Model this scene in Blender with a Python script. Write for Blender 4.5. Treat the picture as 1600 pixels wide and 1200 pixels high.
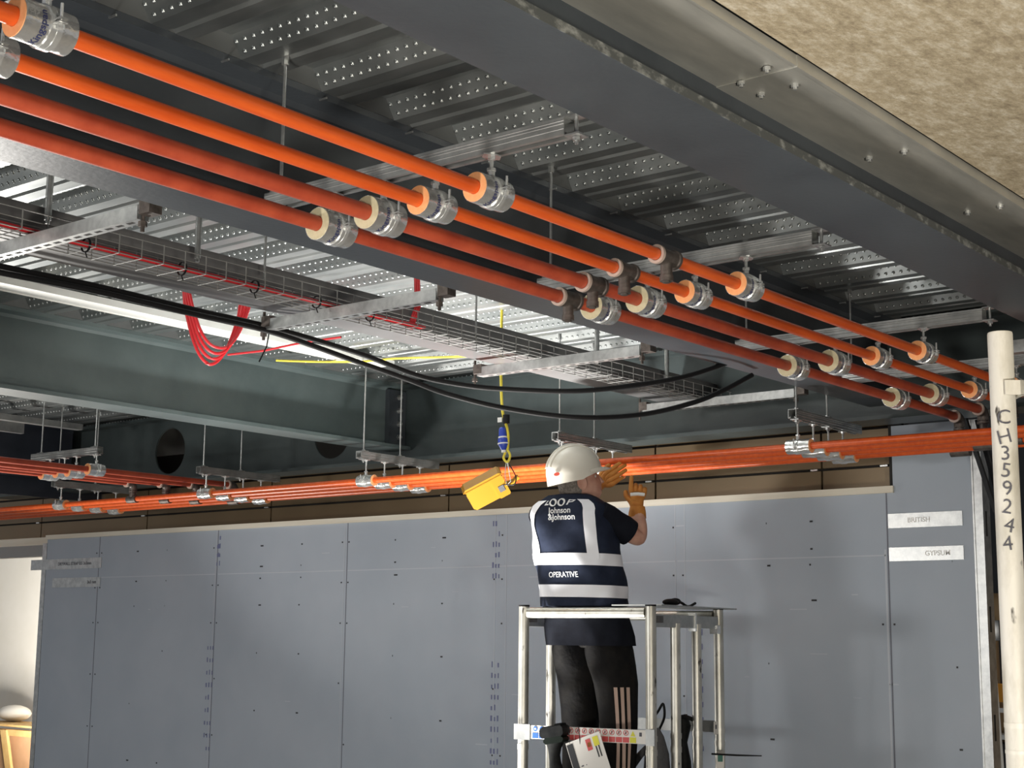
import bpy, bmesh, math, random
from mathutils import Vector, Matrix, Quaternion
from mathutils.bvhtree import BVHTree
random.seed(7)
PI = math.pi
sc = bpy.context.scene
for o in list(bpy.data.objects): bpy.data.objects.remove(o)
COL = sc.collection
H = 1.65                       # camera height; heights below are given above the lens and lifted by H

# ------------------------------------------------------------------ camera
F_PX = 2340.0
R_ = ((0.62429556, -0.78112581, 0.00987563),
      (0.13679044, 0.09686242, -0.98585295),
      (0.76911861, 0.61681452, 0.16732132))
cam_d = bpy.data.cameras.new('camera'); cam = bpy.data.objects.new('camera', cam_d); COL.objects.link(cam)
cam_d.sensor_fit = 'HORIZONTAL'; cam_d.sensor_width = 36.0; cam_d.lens = 36.0 * F_PX / 1600.0
cam_d.clip_start = 0.05; cam_d.clip_end = 200
M_ = Matrix((R_[0], [-a for a in R_[1]], [-a for a in R_[2]])).transposed().to_4x4()
M_.translation = (0, 0, H)
cam.matrix_world = M_
sc.camera = cam

# ------------------------------------------------------------------ world, exposure, lights
w = bpy.data.worlds.new('world'); sc.world = w; w.use_nodes = True
w.node_tree.nodes['Background'].inputs[0].default_value = (0.95, 0.97, 1.0, 1)
w.node_tree.nodes['Background'].inputs[1].default_value = 0.30
sc.view_settings.view_transform = 'Standard'; sc.view_settings.look = 'None'
sc.view_settings.gamma = 1.0; sc.view_settings.exposure = 0.0
try: sc.view_settings.use_curve_mapping = False
except Exception: pass

def area(name, loc, aim, size, energy, color=(1, 1, 1), spread=PI, size_y=None):
    d = bpy.data.lights.new(name, 'AREA'); d.energy = energy; d.color = color; d.size = size; d.spread = spread
    if size_y: d.shape = 'RECTANGLE'; d.size_y = size_y
    o = bpy.data.objects.new(name, d); COL.objects.link(o)
    o.location = (loc[0], loc[1], loc[2] + H)
    v = Vector(aim) - Vector(loc)
    o.rotation_euler = v.to_track_quat('-Z', 'Y').to_euler()
    return o
area('tripod_flood_light', (-1.5, 7.4, 0.25), (6.9, 3.6, 0.2), 0.9, 105, (1.0, 0.97, 0.92), size_y=0.5)
area('floor_flood_light', (5.05, 4.9, -1.5), (5.35, 4.65, 1.5), 0.35, 88, (1.0, 0.97, 0.92), spread=1.3)
area('stair_flood_light', (5.2, 9.2, -1.2), (4.2, 7.3, 1.2), 0.45, 72, (1.0, 0.96, 0.9), spread=2.2)
area('end_flood_light', (8.2, 12.0, -1.2), (9.6, 12.6, 0.1), 0.5, 150, (1.0, 0.96, 0.9), spread=2.4)
area('bay_flood_light', (0.3, -1.6, -1.2), (3.0, 1.0, 1.3), 0.5, 54, (1.0, 0.93, 0.8), spread=1.9)
area('behind_flood_light', (0.6, 2.2, -1.2), (3.2, 2.4, 1.3), 0.6, 26, (1.0, 0.95, 0.88), spread=2.0)

# ------------------------------------------------------------------ materials
MATS = {}
def mat(name, color, rough=0.5, metal=0.0, emit=None, strength=1.0, coat=0.0, spec=None):
    if name in MATS: return MATS[name]
    m = bpy.data.materials.new(name); m.use_nodes = True
    b = m.node_tree.nodes['Principled BSDF']
    b.inputs['Base Color'].default_value = (*color, 1); b.inputs['Roughness'].default_value = rough
    b.inputs['Metallic'].default_value = metal
    if coat: b.inputs['Coat Weight'].default_value = coat; b.inputs['Coat Roughness'].default_value = 0.2
    if spec is not None: b.inputs['Specular IOR Level'].default_value = spec
    if emit: b.inputs['Emission Color'].default_value = (*emit, 1); b.inputs['Emission Strength'].default_value = strength
    MATS[name] = m; return m
def noisy(name, c1, c2, scale=8.0, rough=(0.4, 0.6), metal=0.0, bump=0.0, stretch=(1, 1, 1), detail=6, lo=0.35, hi=0.65, coat=0.0, bscale=None, dist=0.01, c3=None):
    m = mat(name, c1, rough[0], metal, coat=coat); nt = m.node_tree; N, L = nt.nodes, nt.links
    b = N['Principled BSDF']
    tc = N.new('ShaderNodeTexCoord'); mp = N.new('ShaderNodeMapping'); mp.inputs['Scale'].default_value = stretch
    L.new(tc.outputs['Object'], mp.inputs[0])
    nz = N.new('ShaderNodeTexNoise'); nz.inputs['Scale'].default_value = scale; nz.inputs['Detail'].default_value = detail
    nz.inputs['Roughness'].default_value = 0.62
    L.new(mp.outputs[0], nz.inputs[0])
    cr = N.new('ShaderNodeValToRGB'); cr.color_ramp.elements[0].position = lo; cr.color_ramp.elements[1].position = hi
    cr.color_ramp.elements[0].color = (*c1, 1); cr.color_ramp.elements[1].color = (*c2, 1)
    if c3: e = cr.color_ramp.elements.new((lo + hi) / 2); e.color = (*c3, 1)
    L.new(nz.outputs[0], cr.inputs[0]); L.new(cr.outputs[0], b.inputs['Base Color'])
    mr = N.new('ShaderNodeMapRange'); mr.inputs[3].default_value = rough[0]; mr.inputs[4].default_value = rough[1]
    L.new(nz.outputs[0], mr.inputs[0]); L.new(mr.outputs[0], b.inputs['Roughness'])
    if bump:
        n2 = nz
        if bscale:
            n2 = N.new('ShaderNodeTexNoise'); n2.inputs['Scale'].default_value = bscale; n2.inputs['Detail'].default_value = 4
            L.new(mp.outputs[0], n2.inputs[0])
        bp = N.new('ShaderNodeBump'); bp.inputs['Strength'].default_value = bump; bp.inputs['Distance'].default_value = dist
        L.new(n2.outputs[0], bp.inputs['Height']); L.new(bp.outputs[0], b.inputs['Normal'])
    return m


ORANGE = noisy('pipe_orange_paint_lit', (0.60, 0.080, 0.012), (0.72, 0.118, 0.020), 6, (0.26, 0.40), stretch=(1, 6, 6), bump=0.1, bscale=40, dist=0.002)  # orange paint, with the light on the first two main pipes coloured in
RUST = noisy('pipe_redbrown_paint', (0.36, 0.050, 0.022), (0.50, 0.085, 0.035), 9, (0.36, 0.52), bump=0.15, bscale=30, dist=0.002)
GALV = noisy('galvanised_steel', (0.46, 0.47, 0.47), (0.66, 0.67, 0.66), 22, (0.28, 0.42), 0.85)
GALVD = noisy('galvanised_dull', (0.34, 0.35, 0.35), (0.48, 0.49, 0.48), 14, (0.32, 0.5), 0.75)
DECK = noisy('galvanised_deck', (0.29, 0.315, 0.32), (0.41, 0.43, 0.425), 3.2, (0.30, 0.45), 0.85, stretch=(3, 0.6, 3))
ZINC = mat('bright_zinc', (0.82, 0.83, 0.82), 0.25, 0.75)
BEAM = noisy('grey_steel_paint', (0.044, 0.052, 0.062), (0.068, 0.079, 0.090), 2.2, (0.30, 0.46), stretch=(1, 1, 1), bump=0.25, bscale=60, dist=0.002)
BEAMG = noisy('green_grey_steel_paint', (0.080, 0.108, 0.110), (0.130, 0.165, 0.165), 1.6, (0.30, 0.5), bump=0.2, bscale=50, dist=0.002)
NAVY = noisy('blue_black_steel_paint', (0.030, 0.036, 0.052), (0.055, 0.064, 0.085), 2.0, (0.3, 0.45))
CHIP = noisy('chipped_paint_edge', (0.07, 0.08, 0.085), (0.42, 0.44, 0.43), 40, (0.4, 0.6), lo=0.50, hi=0.80, stretch=(0.6, 1, 1))
PLATE = noisy('galvanised_sheet', (0.46, 0.46, 0.43), (0.62, 0.61, 0.56), 3.5, (0.34, 0.50), 0.45, stretch=(0.7, 3, 1), bump=0.25, bscale=2.2, dist=0.02)
CONC = noisy('rough_concrete', (0.30, 0.24, 0.16), (0.74, 0.68, 0.56), 9, (0.8, 0.95), bump=0.5, bscale=26, dist=0.01, detail=15, lo=0.34, hi=0.66, stretch=(1.6, 3.2, 1), c3=(0.50, 0.42, 0.29))
for _n in CONC.node_tree.nodes:
    if _n.type == 'TEX_NOISE': _n.inputs['Roughness'].default_value = 0.78
FOAMO = noisy('orange_foam', (0.95, 0.42, 0.17), (1.0, 0.50, 0.23), 60, (0.8, 0.95))
FOAMC = noisy('cream_foam', (0.62, 0.56, 0.36), (0.72, 0.66, 0.45), 60, (0.8, 0.95))
FOIL = noisy('aluminium_foil', (0.66, 0.65, 0.63), (0.90, 0.90, 0.89), 16, (0.14, 0.30), 0.82, bump=0.7, bscale=22, dist=0.01, stretch=(1, 1, 1))
IRON = noisy('cast_iron', (0.10, 0.085, 0.075), (0.20, 0.17, 0.155), 30, (0.4, 0.6), 0.7)
WEAR = mat('worn_joint_ring', (0.62, 0.50, 0.43), 0.5, 0.3)
BOARD = noisy('grey_blue_plasterboard', (0.385, 0.440, 0.515), (0.430, 0.482, 0.555), 1.3, (0.55, 0.7), detail=3)
BOARD2 = noisy('grey_blue_plasterboard_scuffed', (0.30, 0.315, 0.375), (0.42, 0.43, 0.48), 5, (0.55, 0.7), lo=0.62, hi=0.8)
JOINTL = mat('board_joint_pale', (0.52, 0.56, 0.62), 0.7)
JOINTD = mat('board_joint_dark', (0.17, 0.18, 0.22), 0.8)
INK = mat('faded_blue_print', (0.17, 0.19, 0.34), 0.8)
INKD = mat('dark_blue_print', (0.03, 0.035, 0.11), 0.6)
SCREW = mat('drywall_screw', (0.02, 0.02, 0.025), 0.5)
PALE = noisy('pale_timber', (0.72, 0.66, 0.54), (0.82, 0.78, 0.68), 6, (0.6, 0.8), stretch=(1, 0.2, 4))
CLAD = noisy('bronze_cladding', (0.19, 0.135, 0.075), (0.23, 0.165, 0.095), 1.2, (0.34, 0.42), 0.3, detail=2)
CLADD = mat('cladding_joint', (0.012, 0.010, 0.008), 0.7)
BLACK = mat('black_rubber', (0.010, 0.010, 0.011), 0.6, spec=.25)
RED = mat('red_cable_sheath', (0.62, 0.022, 0.03), 0.4)
YEL = mat('yellow_cable_sheath', (0.80, 0.66, 0.06), 0.45)
YBOX = mat('yellow_plastic', (0.42, 0.20, 0.005), 0.45)
BLUE = mat('blue_plastic', (0.035, 0.075, 0.48), 0.35)
WHITE = mat('white_plastic', (0.85, 0.85, 0.83), 0.35)
HAT = mat('cream_white_helmet', (0.70, 0.67, 0.59), 0.3, coat=0.3)
ALU = noisy('scuffed_aluminium_tube', (0.40, 0.385, 0.33), (0.66, 0.65, 0.60), 9, (0.30, 0.48), 0.8, stretch=(1, 1, 0.5), lo=0.3, hi=0.6)
ALUW = noisy('mortar_whitened_tube', (0.52, 0.49, 0.40), (0.86, 0.84, 0.78), 11, (0.45, 0.65), 0.25, stretch=(1, 1, 0.3), lo=0.32, hi=0.55)
for _m, _sc in ((ALU, 26), (ALUW, 30)):                        # dark scuffs and scratches on the tubes
    _nt = _m.node_tree; _b = _nt.nodes['Principled BSDF']; _src = _b.inputs['Base Color'].links[0].from_socket
    _tc = _nt.nodes.new('ShaderNodeTexCoord'); _mp = _nt.nodes.new('ShaderNodeMapping'); _mp.inputs['Scale'].default_value = (1, 1, .45)
    _n = _nt.nodes.new('ShaderNodeTexNoise'); _n.inputs['Scale'].default_value = _sc; _n.inputs['Detail'].default_value = 3
    _r = _nt.nodes.new('ShaderNodeMapRange'); _r.inputs[1].default_value = .66; _r.inputs[2].default_value = .71
    _x = _nt.nodes.new('ShaderNodeMix'); _x.data_type = 'RGBA'; _x.inputs[7].default_value = (.10, .09, .08, 1)
    _nt.links.new(_tc.outputs['Object'], _mp.inputs[0]); _nt.links.new(_mp.outputs[0], _n.inputs[0]); _nt.links.new(_n.outputs[0], _r.inputs[0])
    _nt.links.new(_r.outputs[0], _x.inputs[0]); _nt.links.new(_src, _x.inputs[6]); _nt.links.new(_x.outputs[2], _b.inputs['Base Color'])
MARK = mat('pen_marking', (0.10, 0.10, 0.12), 0.7)
SKIN = noisy('skin', (0.52, 0.27, 0.20), (0.62, 0.36, 0.27), 20, (0.45, 0.6))
HAIR = noisy('short_grey_hair', (0.10, 0.09, 0.08), (0.24, 0.22, 0.20), 90, (0.7, 0.9))
NVEST = noisy('navy_vest_cloth', (0.012, 0.017, 0.034), (0.020, 0.027, 0.050), 14, (0.7, 0.85), bump=0.25, bscale=9, dist=0.01)
NPOLO = noisy('navy_shirt_cloth', (0.006, 0.007, 0.012), (0.010, 0.012, 0.019), 14, (0.8, 0.9), bump=0.25, bscale=10, dist=0.01)
TROU = noisy('black_trouser_cloth', (0.006, 0.006, 0.007), (0.014, 0.013, 0.012), 10, (0.75, 0.9), bump=0.6, bscale=9, dist=0.02)
REFL = mat('reflective_tape', (0.84, 0.86, 0.92), 0.45)
PRINT = mat('white_print', (0.72, 0.74, 0.76), 0.6)
for _m in (NVEST, NPOLO, TROU): _m.node_tree.nodes['Principled BSDF'].inputs['Specular IOR Level'].default_value = 0.15
GLOVE = noisy('tan_work_glove', (0.48, 0.17, 0.025), (0.58, 0.25, 0.05), 25, (0.6, 0.8))
GLOVED = mat('dark_glove_palm', (0.07, 0.035, 0.02), 0.7)
STRIPE = mat('pinkish_trouser_stripe', (0.55, 0.40, 0.33), 0.7)
OFFW = noisy('offwhite_wall_paint', (0.80, 0.76, 0.67), (0.84, 0.80, 0.72), 3, (0.7, 0.8))
WOODB = noisy('new_timber', (0.50, 0.30, 0.10), (0.64, 0.42, 0.17), 5, (0.6, 0.8), stretch=(6, 1, 1))
PLY = noisy('plywood_sheet', (0.40, 0.22, 0.11), (0.48, 0.28, 0.15), 4, (0.6, 0.8))
GREYC = noisy('grey_bag_cloth', (0.08, 0.08, 0.085), (0.13, 0.13, 0.135), 20, (0.7, 0.9))
FLOORM = noisy('dusty_concrete_floor', (0.30, 0.29, 0.27), (0.42, 0.41, 0.38), 2.5, (0.8, 0.95))
TANW = noisy('tan_board_wall', (0.36, 0.24, 0.12), (0.42, 0.29, 0.16), 2, (0.6, 0.8))
DARKP = mat('dark_panel', (0.02, 0.022, 0.026), 0.5)
GREYP = mat('grey_sheet_panel', (0.33, 0.33, 0.32), 0.5, 0.3)
SRED = mat('sign_red', (0.62, 0.09, 0.09), 0.5); SBLUE = mat('sign_blue', (0.03, 0.12, 0.38), 0.5)
SYEL = mat('sign_yellow', (0.72, 0.68, 0.05), 0.5); SWHT = mat('sign_white', (0.78, 0.76, 0.72), 0.5)
SPINK = mat('sign_pink', (0.78, 0.50, 0.46), 0.5); SGRN = mat('sign_green', (0.02, 0.16, 0.12), 0.5)
TOOL = noisy('dark_tool_plastic', (0.006, 0.007, 0.008), (0.018, 0.019, 0.019), 20, (0.5, 0.65))
TOOLG = mat('dark_green_tool_plastic', (0.006, 0.011, 0.008), 0.5)
for _m in (TOOL, TOOLG): _m.node_tree.nodes['Principled BSDF'].inputs['Specular IOR Level'].default_value = 0.15

# ------------------------------------------------------------------ mesh helpers (all heights are given above the lens)
WORLD = {}
def wl(o): return WORLD.get(o.name, Vector((0, 0, 0))) if o else Vector((0, 0, 0))
class MB:
    def __init__(s): s.v = []; s.f = []; s.m = []; s.sm = []; s.mats = []; s.cur = 0
    def use(s, m):
        if m not in s.mats: s.mats.append(m)
        s.cur = s.mats.index(m); return s
    def face(s, idx, smooth=False): s.f.append(idx); s.m.append(s.cur); s.sm.append(smooth)
    def add(s, vs): b = len(s.v); s.v += [Vector(p) for p in vs]; return b
    def box(s, a, b, fr=None):
        x0, y0, z0 = a; x1, y1, z1 = b
        P = [(x0, y0, z0), (x1, y0, z0), (x1, y1, z0), (x0, y1, z0), (x0, y0, z1), (x1, y0, z1), (x1, y1, z1), (x0, y1, z1)]
        if fr: P = [fr @ Vector(p) for p in P]
        k = s.add(P)
        for q in ((0, 3, 2, 1), (4, 5, 6, 7), (0, 1, 5, 4), (1, 2, 6, 5), (2, 3, 7, 6), (3, 0, 4, 7)): s.face([k + i for i in q])
        return s
    def prism(s, poly, p0, p1, ux, uy, caps=True):
        """extrude a 2-D outline (in axes ux, uy) from p0 to p1"""
        ux, uy, p0, p1 = Vector(ux), Vector(uy), Vector(p0), Vector(p1)
        n = len(poly); k = s.add([p0 + ux * a + uy * b for a, b in poly] + [p1 + ux * a + uy * b for a, b in poly])
        for i in range(n): j = (i + 1) % n; s.face([k + i, k + j, k + n + j, k + n + i])
        if caps: s.face([k + i for i in range(n)][::-1]); s.face([k + n + i for i in range(n)])
        return s
    def tube(s, pts, r, n=12, caps=True, closed=False):
        pts = [Vector(p) for p in pts]; N_ = len(pts)
        rr = r if isinstance(r, (list, tuple)) else [r] * N_
        t0 = (pts[1] - pts[0]).normalized()
        a = Vector((0, 0, 1)) if abs(t0.z) < 0.9 else Vector((1, 0, 0))
        u = t0.cross(a).normalized(); k0 = len(s.v); prev = t0
        for i, p in enumerate(pts):
            if i == 0: t = t0
            elif i == N_ - 1: t = (pts[-1] - pts[-2]).normalized()
            else: t = ((pts[i + 1] - p).normalized() + (p - pts[i - 1]).normalized()).normalized()
            q = prev.rotation_difference(t); u = (q @ u).normalized(); prev = t
            v = t.cross(u)
            s.add([p + (u * math.cos(2 * PI * j / n) + v * math.sin(2 * PI * j / n)) * rr[i] for j in range(n)])
        for i in range(N_ - 1):
            for j in range(n):
                a_ = k0 + i * n + j; b_ = k0 + i * n + (j + 1) % n
                s.face([a_, b_, b_ + n, a_ + n], True)
        if caps: s.face([k0 + j for j in range(n)][::-1]); s.face([k0 + (N_ - 1) * n + j for j in range(n)])
        return s
    def ring(s, p0, p1, ro, ri, n=28):
        """hollow cylinder with end faces"""
        p0, p1 = Vector(p0), Vector(p1); t = (p1 - p0).normalized()
        a = Vector((0, 0, 1)) if abs(t.z) < 0.9 else Vector((1, 0, 0)); u = t.cross(a).normalized(); v = t.cross(u)
        k = len(s.v)
        for p in (p0, p1):
            for r in (ro, ri): s.add([p + (u * math.cos(2 * PI * j / n) + v * math.sin(2 * PI * j / n)) * r for j in range(n)])
        for j in range(n):
            q = (j + 1) % n
            s.face([k + j, k + q, k + 2 * n + q, k + 2 * n + j], True)
            s.face([k + n + q, k + n + j, k + 3 * n + j, k + 3 * n + q], True)
            s.face([k + j, k + n + j, k + n + q, k + q]); s.face([k + 2 * n + j, k + 2 * n + q, k + 3 * n + q, k + 3 * n + j])
        return s
    def loft(s, rings, smooth=True, cap=True):
        n = len(rings[0]); k = len(s.v)
        for r in rings: s.add(r)
        for i in range(len(rings) - 1):
            for j in range(n):
                q = (j + 1) % n; s.face([k + i * n + j, k + i * n + q, k + (i + 1) * n + q, k + (i + 1) * n + j], smooth)
        if cap: s.face([k + j for j in range(n)][::-1]); s.face([k + (len(rings) - 1) * n + j for j in range(n)])
        return s
    def ball(s, c, r, nu=12, nv=8, sc_=(1, 1, 1)):
        c = Vector(c); rings = []
        for i in range(1, nv):
            th = PI * i / nv
            rings.append([c + Vector((r * sc_[0] * math.sin(th) * math.cos(2 * PI * j / nu), r * sc_[1] * math.sin(th) * math.sin(2 * PI * j / nu), -r * sc_[2] * math.cos(th))) for j in range(nu)])
        k = len(s.v); s.loft(rings, True, False)
        a = s.add([c - Vector((0, 0, r * sc_[2])), c + Vector((0, 0, r * sc_[2]))])
        for j in range(nu):
            q = (j + 1) % nu; s.face([a, k + q, k + j], True); s.face([a + 1, k + (nv - 2) * nu + j, k + (nv - 2) * nu + q], True)
        return s
    def build(s, name, m=None, parent=None, label=None, sharp=40):
        if not s.mats: s.use(m)
        me = bpy.data.meshes.new(name)
        off = wl(parent)
        me.from_pydata([(p.x - off.x, p.y - off.y, p.z - off.z + (0 if parent else H)) for p in s.v], [], s.f)
        for q in s.mats: me.materials.append(q)
        me.polygons.foreach_set('material_index', s.m); me.polygons.foreach_set('use_smooth', s.sm)
        bm = bmesh.new(); bm.from_mesh(me); bmesh.ops.recalc_face_normals(bm, faces=bm.faces); bm.to_mesh(me); bm.free()
        if any(s.sm): me.set_sharp_from_angle(angle=math.radians(sharp))
        o = bpy.data.objects.new(name, me); COL.objects.link(o)
        if parent: o.parent = parent; WORLD[o.name] = off.copy()
        if label: o['label'] = label
        return o
# parents keep their location; WORLD holds it without the H lift, so children built in the same coordinates land right
def tag(o, label=None, cat=None, group=None, kind=None):
    if label: o['label'] = label
    if cat: o['category'] = cat
    if group: o['group'] = group
    if kind: o['kind'] = kind
    return o
def thing(name, loc, label, cat, group=None):
    o = bpy.data.objects.new(name, None); COL.objects.link(o); o.empty_display_size = 0.05
    o.location = (loc[0], loc[1], loc[2] + H); WORLD[o.name] = Vector(loc)
    return tag(o, label, cat, group)
def copy_tree(o, parent=None):
    c = o.copy(); COL.objects.link(c)
    if parent: c.parent = parent
    for ch in o.children: copy_tree(ch, c)
    return c
def copy_thing(o, delta, label):
    c = copy_tree(o); c.location = o.location + Vector(delta); c['label'] = label; return c
def one(mb, name, m, label, cat, group=None, kind=None): return tag(mb.build(name, m), label, cat, group, kind)
def struct(mb, name, m): return tag(mb.build(name, m), kind='structure')

def text_mesh(body, size, bold=0.0, shear=0.0):
    cu = bpy.data.curves.new('lettering', 'FONT'); cu.body = body; cu.size = size; cu.offset = bold; cu.shear = shear
    cu.align_x = 'CENTER'; cu.align_y = 'CENTER'; cu.resolution_u = 3
    ob = bpy.data.objects.new('lettering', cu); COL.objects.link(ob)
    me = bpy.data.meshes.new_from_object(ob.evaluated_get(bpy.context.evaluated_depsgraph_get()))
    V = [v.co.copy() for v in me.vertices]; Fc = [list(p.vertices) for p in me.polygons]
    bpy.data.objects.remove(ob); bpy.data.curves.remove(cu); bpy.data.meshes.remove(me)
    return V, Fc
def put_text(mb, body, size, origin, ux, uy, bold=0.0, depth=0.0):
    V, Fc = text_mesh(body, size, bold); ux, uy, o = Vector(ux).normalized(), Vector(uy).normalized(), Vector(origin)
    k = mb.add([o + ux * p.x + uy * p.y for p in V])
    for f in Fc: mb.face([k + i for i in f])

# ================================================================== dimensions (metres, read off the photograph)
ZD, ZB = 1.524, 1.130            # deck underside, underside of the deep beams
XC = 6.74                        # web of the cross beam
XW = 6.95                        # face of the plasterboard partition
FLOOR_Z = -H

# ================================================================== SETTING
struct(MB().use(FLOORM).box((-9, -8, FLOOR_Z - 0.15), (18, 20, FLOOR_Z)), 'floor', FLOORM)
# --- metal deck: trapezoidal sheets running along Y, pitch 0.30 along X, raised dimples on the webs
def deck(x0, x1, y0, y1, name):
    mb = MB().use(DECK); prof = []
    n0 = int(math.floor((x0 - 2.82) / 0.30)); n1 = int(math.ceil((x1 - 2.82) / 0.30))
    for k in range(n0, n1 + 1):
        b = 2.82 + 0.30 * k
        prof += [(b, 0), (b + .052, 0), (b + .060, .008), (b + .070, .008), (b + .078, 0), (b + .130, 0), (b + .155, .058), (b + .190, .058), (b + .20, .064), (b + .21, .064), (b + .22, .058), (b + .262, .058)]
    poly = [(p[0], ZD + p[1]) for p in prof]
    i = mb.add([(x, y0, z) for x, z in poly] + [(x, y1, z) for x, z in poly]); n = len(poly)
    for j in range(n - 1): mb.face([i + j, i + j + 1, i + n + j + 1, i + n + j])
    # slab above
    mb.box((poly[0][0], y0, ZD + .07), (poly[-1][0], y1, ZD + .20))
    # dimples
    for k in range(n0, n1 + 1):
        b = 2.82 + 0.30 * k
        A, B = Vector((b - .038, 0, .058)), Vector((b, 0, 0))
        nrm = Vector((-.058, 0, -.038)).normalized(); t = (B - A).normalized(); yy = Vector((0, 1, 0))
        for row, fr in ((0, .30), (1, .74)):
            c0 = A + (B - A) * fr; y = y0 + (0.02 if row else 0.003)
            while y < y1:
                c = c0 + Vector((0, y, ZD)); q = mb.add([c + (t * math.cos(a) + yy * math.sin(a)) * .0078 for a in [PI / 3 * m for m in range(6)]] +
                                          [c + nrm * .0042 + (t * math.cos(a) + yy * math.sin(a)) * .0045 for a in [PI / 3 * m for m in range(6)]] + [c + nrm * .0056])
                for m in range(6):
                    mm = (m + 1) % 6
                    mb.face([q + m, q + mm, q + 6 + mm, q + 6 + m], True); mb.face([q + 6 + m, q + 6 + mm, q + 12], True)
                y += 0.034
    return struct(mb, name, DECK)
deck(1.25, 6.8, 1.73, 10.6, 'ceiling_deck')
# --- concrete soffit of the next bay, above the camera's side
mb = MB().use(CONC).box((-6, -7, 1.300), (7.6, 1.50, 1.55)); struct(mb, 'ceiling_concrete', CONC)
# --- partition of plasterboard (parallel to Y) with an opening band for the cladding
mb = MB().use(BOARD)
mb.box((XW, 3.15, FLOOR_Z), (XW + .10, 10.24, .735)); mb.box((XW, 2.75, FLOOR_Z), (XW + .10, 3.15, 1.06))
mb.use(JOINTD)
for y in (8.22, 6.93, 5.69, 4.42): pass
E0 = XW - .0012
def strip(y0, y1, z0, z1, m): mb.use(m).box((E0, y0, z0), (XW + .001, y1, z1))
for y, m in ((9.56, JOINTD), (8.215, JOINTL), (8.20, JOINTD), (6.95, JOINTL), (6.925, JOINTD), (5.685, JOINTL), (5.60, JOINTL), (4.42, JOINTL), (4.36, JOINTL)):
    strip(y, y + (.004 if m is JOINTL else .006), FLOOR_Z, .735, m)
strip(3.183, 3.190, FLOOR_Z, .735, JOINTD); strip(3.195, 3.205, FLOOR_Z, .45, JOINTL)
for a, b in ((8.22, 9.55), (6.94, 8.19), (5.70, 6.92), (4.42, 5.68), (3.2, 4.41)): strip(a, b, .418, .424, JOINTL)
random.seed(3)
for yj in (9.56, 8.21, 6.94, 5.66, 4.40, 3.19):               # screws in pairs along the joints and single in the field
    z = .60
    while z > -1.0:
        for d in (-.03, .03):
            if random.random() < .85: mb.use(SCREW).box((E0 - .001, yj + d, z), (XW, yj + d + .009, z + .009))
        z -= .26 if z > .3 else .38
for yf in (9.1, 8.75, 7.75, 7.35, 6.5, 6.1, 5.2, 4.85, 3.85, 3.6, 2.85):
    for z in (.60, .46, .38, .20, -.12, -.50, -.9):
        if random.random() < .8: mb.use(SCREW).box((E0 - .001, yf + random.uniform(-.02, .02), z), (XW, yf + .009, z + .009))
def inkcol(y, zs, wide):
    for z in zs:
        for k in range(3):
            if random.random() < .85:
                yy = y - k * wide; mb.use(INK).box((E0 - .0005, yy, z), (XW, yy + .006 + .006 * random.random(), z + .022 + .012 * random.random()))
inkcol(5.70, [.66 - .062 * i for i in range(6)], .022)
inkcol(5.70, [-.17 - .062 * i for i in range(14)], .024)
inkcol(8.26, [-.10 - .085 * i for i in range(9)], .028)
inkcol(8.20, [.66, .60, .54, .48], .012)
inkcol(4.30, [.1 - .075 * i for i in range(10)], .022)
for i in range(26):                                            # pale filler smears
    y = random.uniform(3.0, 9.8); z = random.uniform(-.9, .65); mb.use(JOINTL).box((E0, y, z), (XW + .001, y + random.uniform(.01, .10), z + random.uniform(.002, .006)))
struct(mb, 'wall_back', BOARD)
mb = MB().use(PALE).box((XW - .014, 3.145, .728), (XW + .12, 10.25, .762)); struct(mb, 'trim_1', PALE)
# --- bronze cladding set back above the partition
XK = 7.06
mb = MB().use(CLAD)
ys = [11.35, 10.5, 9.15, 7.79, 6.16, 4.62, 3.59, 3.20]
for a, b in zip(ys[1:], ys[:-1]):
    for z0, z1 in ((.755, .872), (.886, 1.068), (1.084, 1.135)):
        mb.use(CLAD).box((XK, a + .006, z0), (XK + .03, b - .006, z1))
    mb.use(ZINC).box((XK - .012, a + .02, .874), (XK, a + .06, .882))
mb.use(CLADD).box((XK + .02, 3.14, .76), (XK + .08, 11.33, 1.5))
mb.use(GREYP).box((XK, 3.2, 1.32), (XK + .03, 11.33, 1.52))
mb.use(CLADD).box((XW + .02, 3.15, .76), (XK + .02, 3.175, 1.1))
struct(mb, 'wall_cladding', CLAD)
# --- outer walls that close the space
mb = MB().use(OFFW).box((9.6, 10.3, FLOOR_Z), (9.75, 18, .95)); struct(mb, 'wall_left', OFFW)
mb = MB().use(DARKP).box((9.62, 10.0, .95), (9.8, 18, 2.0)); struct(mb, 'wall_upper', DARKP)
mb = MB().use(TANW).box((10.6, -2, FLOOR_Z), (10.75, 7.0, .35)); mb.use(DARKP).box((10.55, -2, .35), (10.75, 7.0, 1.7)); struct(mb, 'wall_right', TANW)

# ================================================================== STEEL BEAMS
def ibeam_x(mb, x0, x1, yc, w_, zb, zt, tf=.020, tw=.012, edge=None):
    mb.box((x0, yc - w_ / 2, zb), (x1, yc + w_ / 2, zb + tf)); mb.box((x0, yc - tw / 2, zb + tf), (x1, yc + tw / 2, zt - tf)); mb.box((x0, yc - w_ / 2, zt - tf), (x1, yc + w_ / 2, zt))
    for sg in (-1, 1):                                         # root fillets
        for z, d in ((zb + tf, 1), (zt - tf, -1)):
            y = yc + sg * tw / 2; mb.prism([(0, 0), (sg * .014, 0), (0, d * .014)], (x0, y, z), (x1, y, z), (0, 1, 0), (0, 0, 1))
mb = MB().use(BEAM); ibeam_x(mb, .3, XC, 1.728, .244, ZB, ZD)
mb.use(CHIP).box((.3, 1.604, ZB - .0006), (XC, 1.6062, ZB + .021))
one(mb, 'steel_beam', BEAM, 'wide dark grey steel beam with chipped edge beside the concrete soffit', 'beam')
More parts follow.
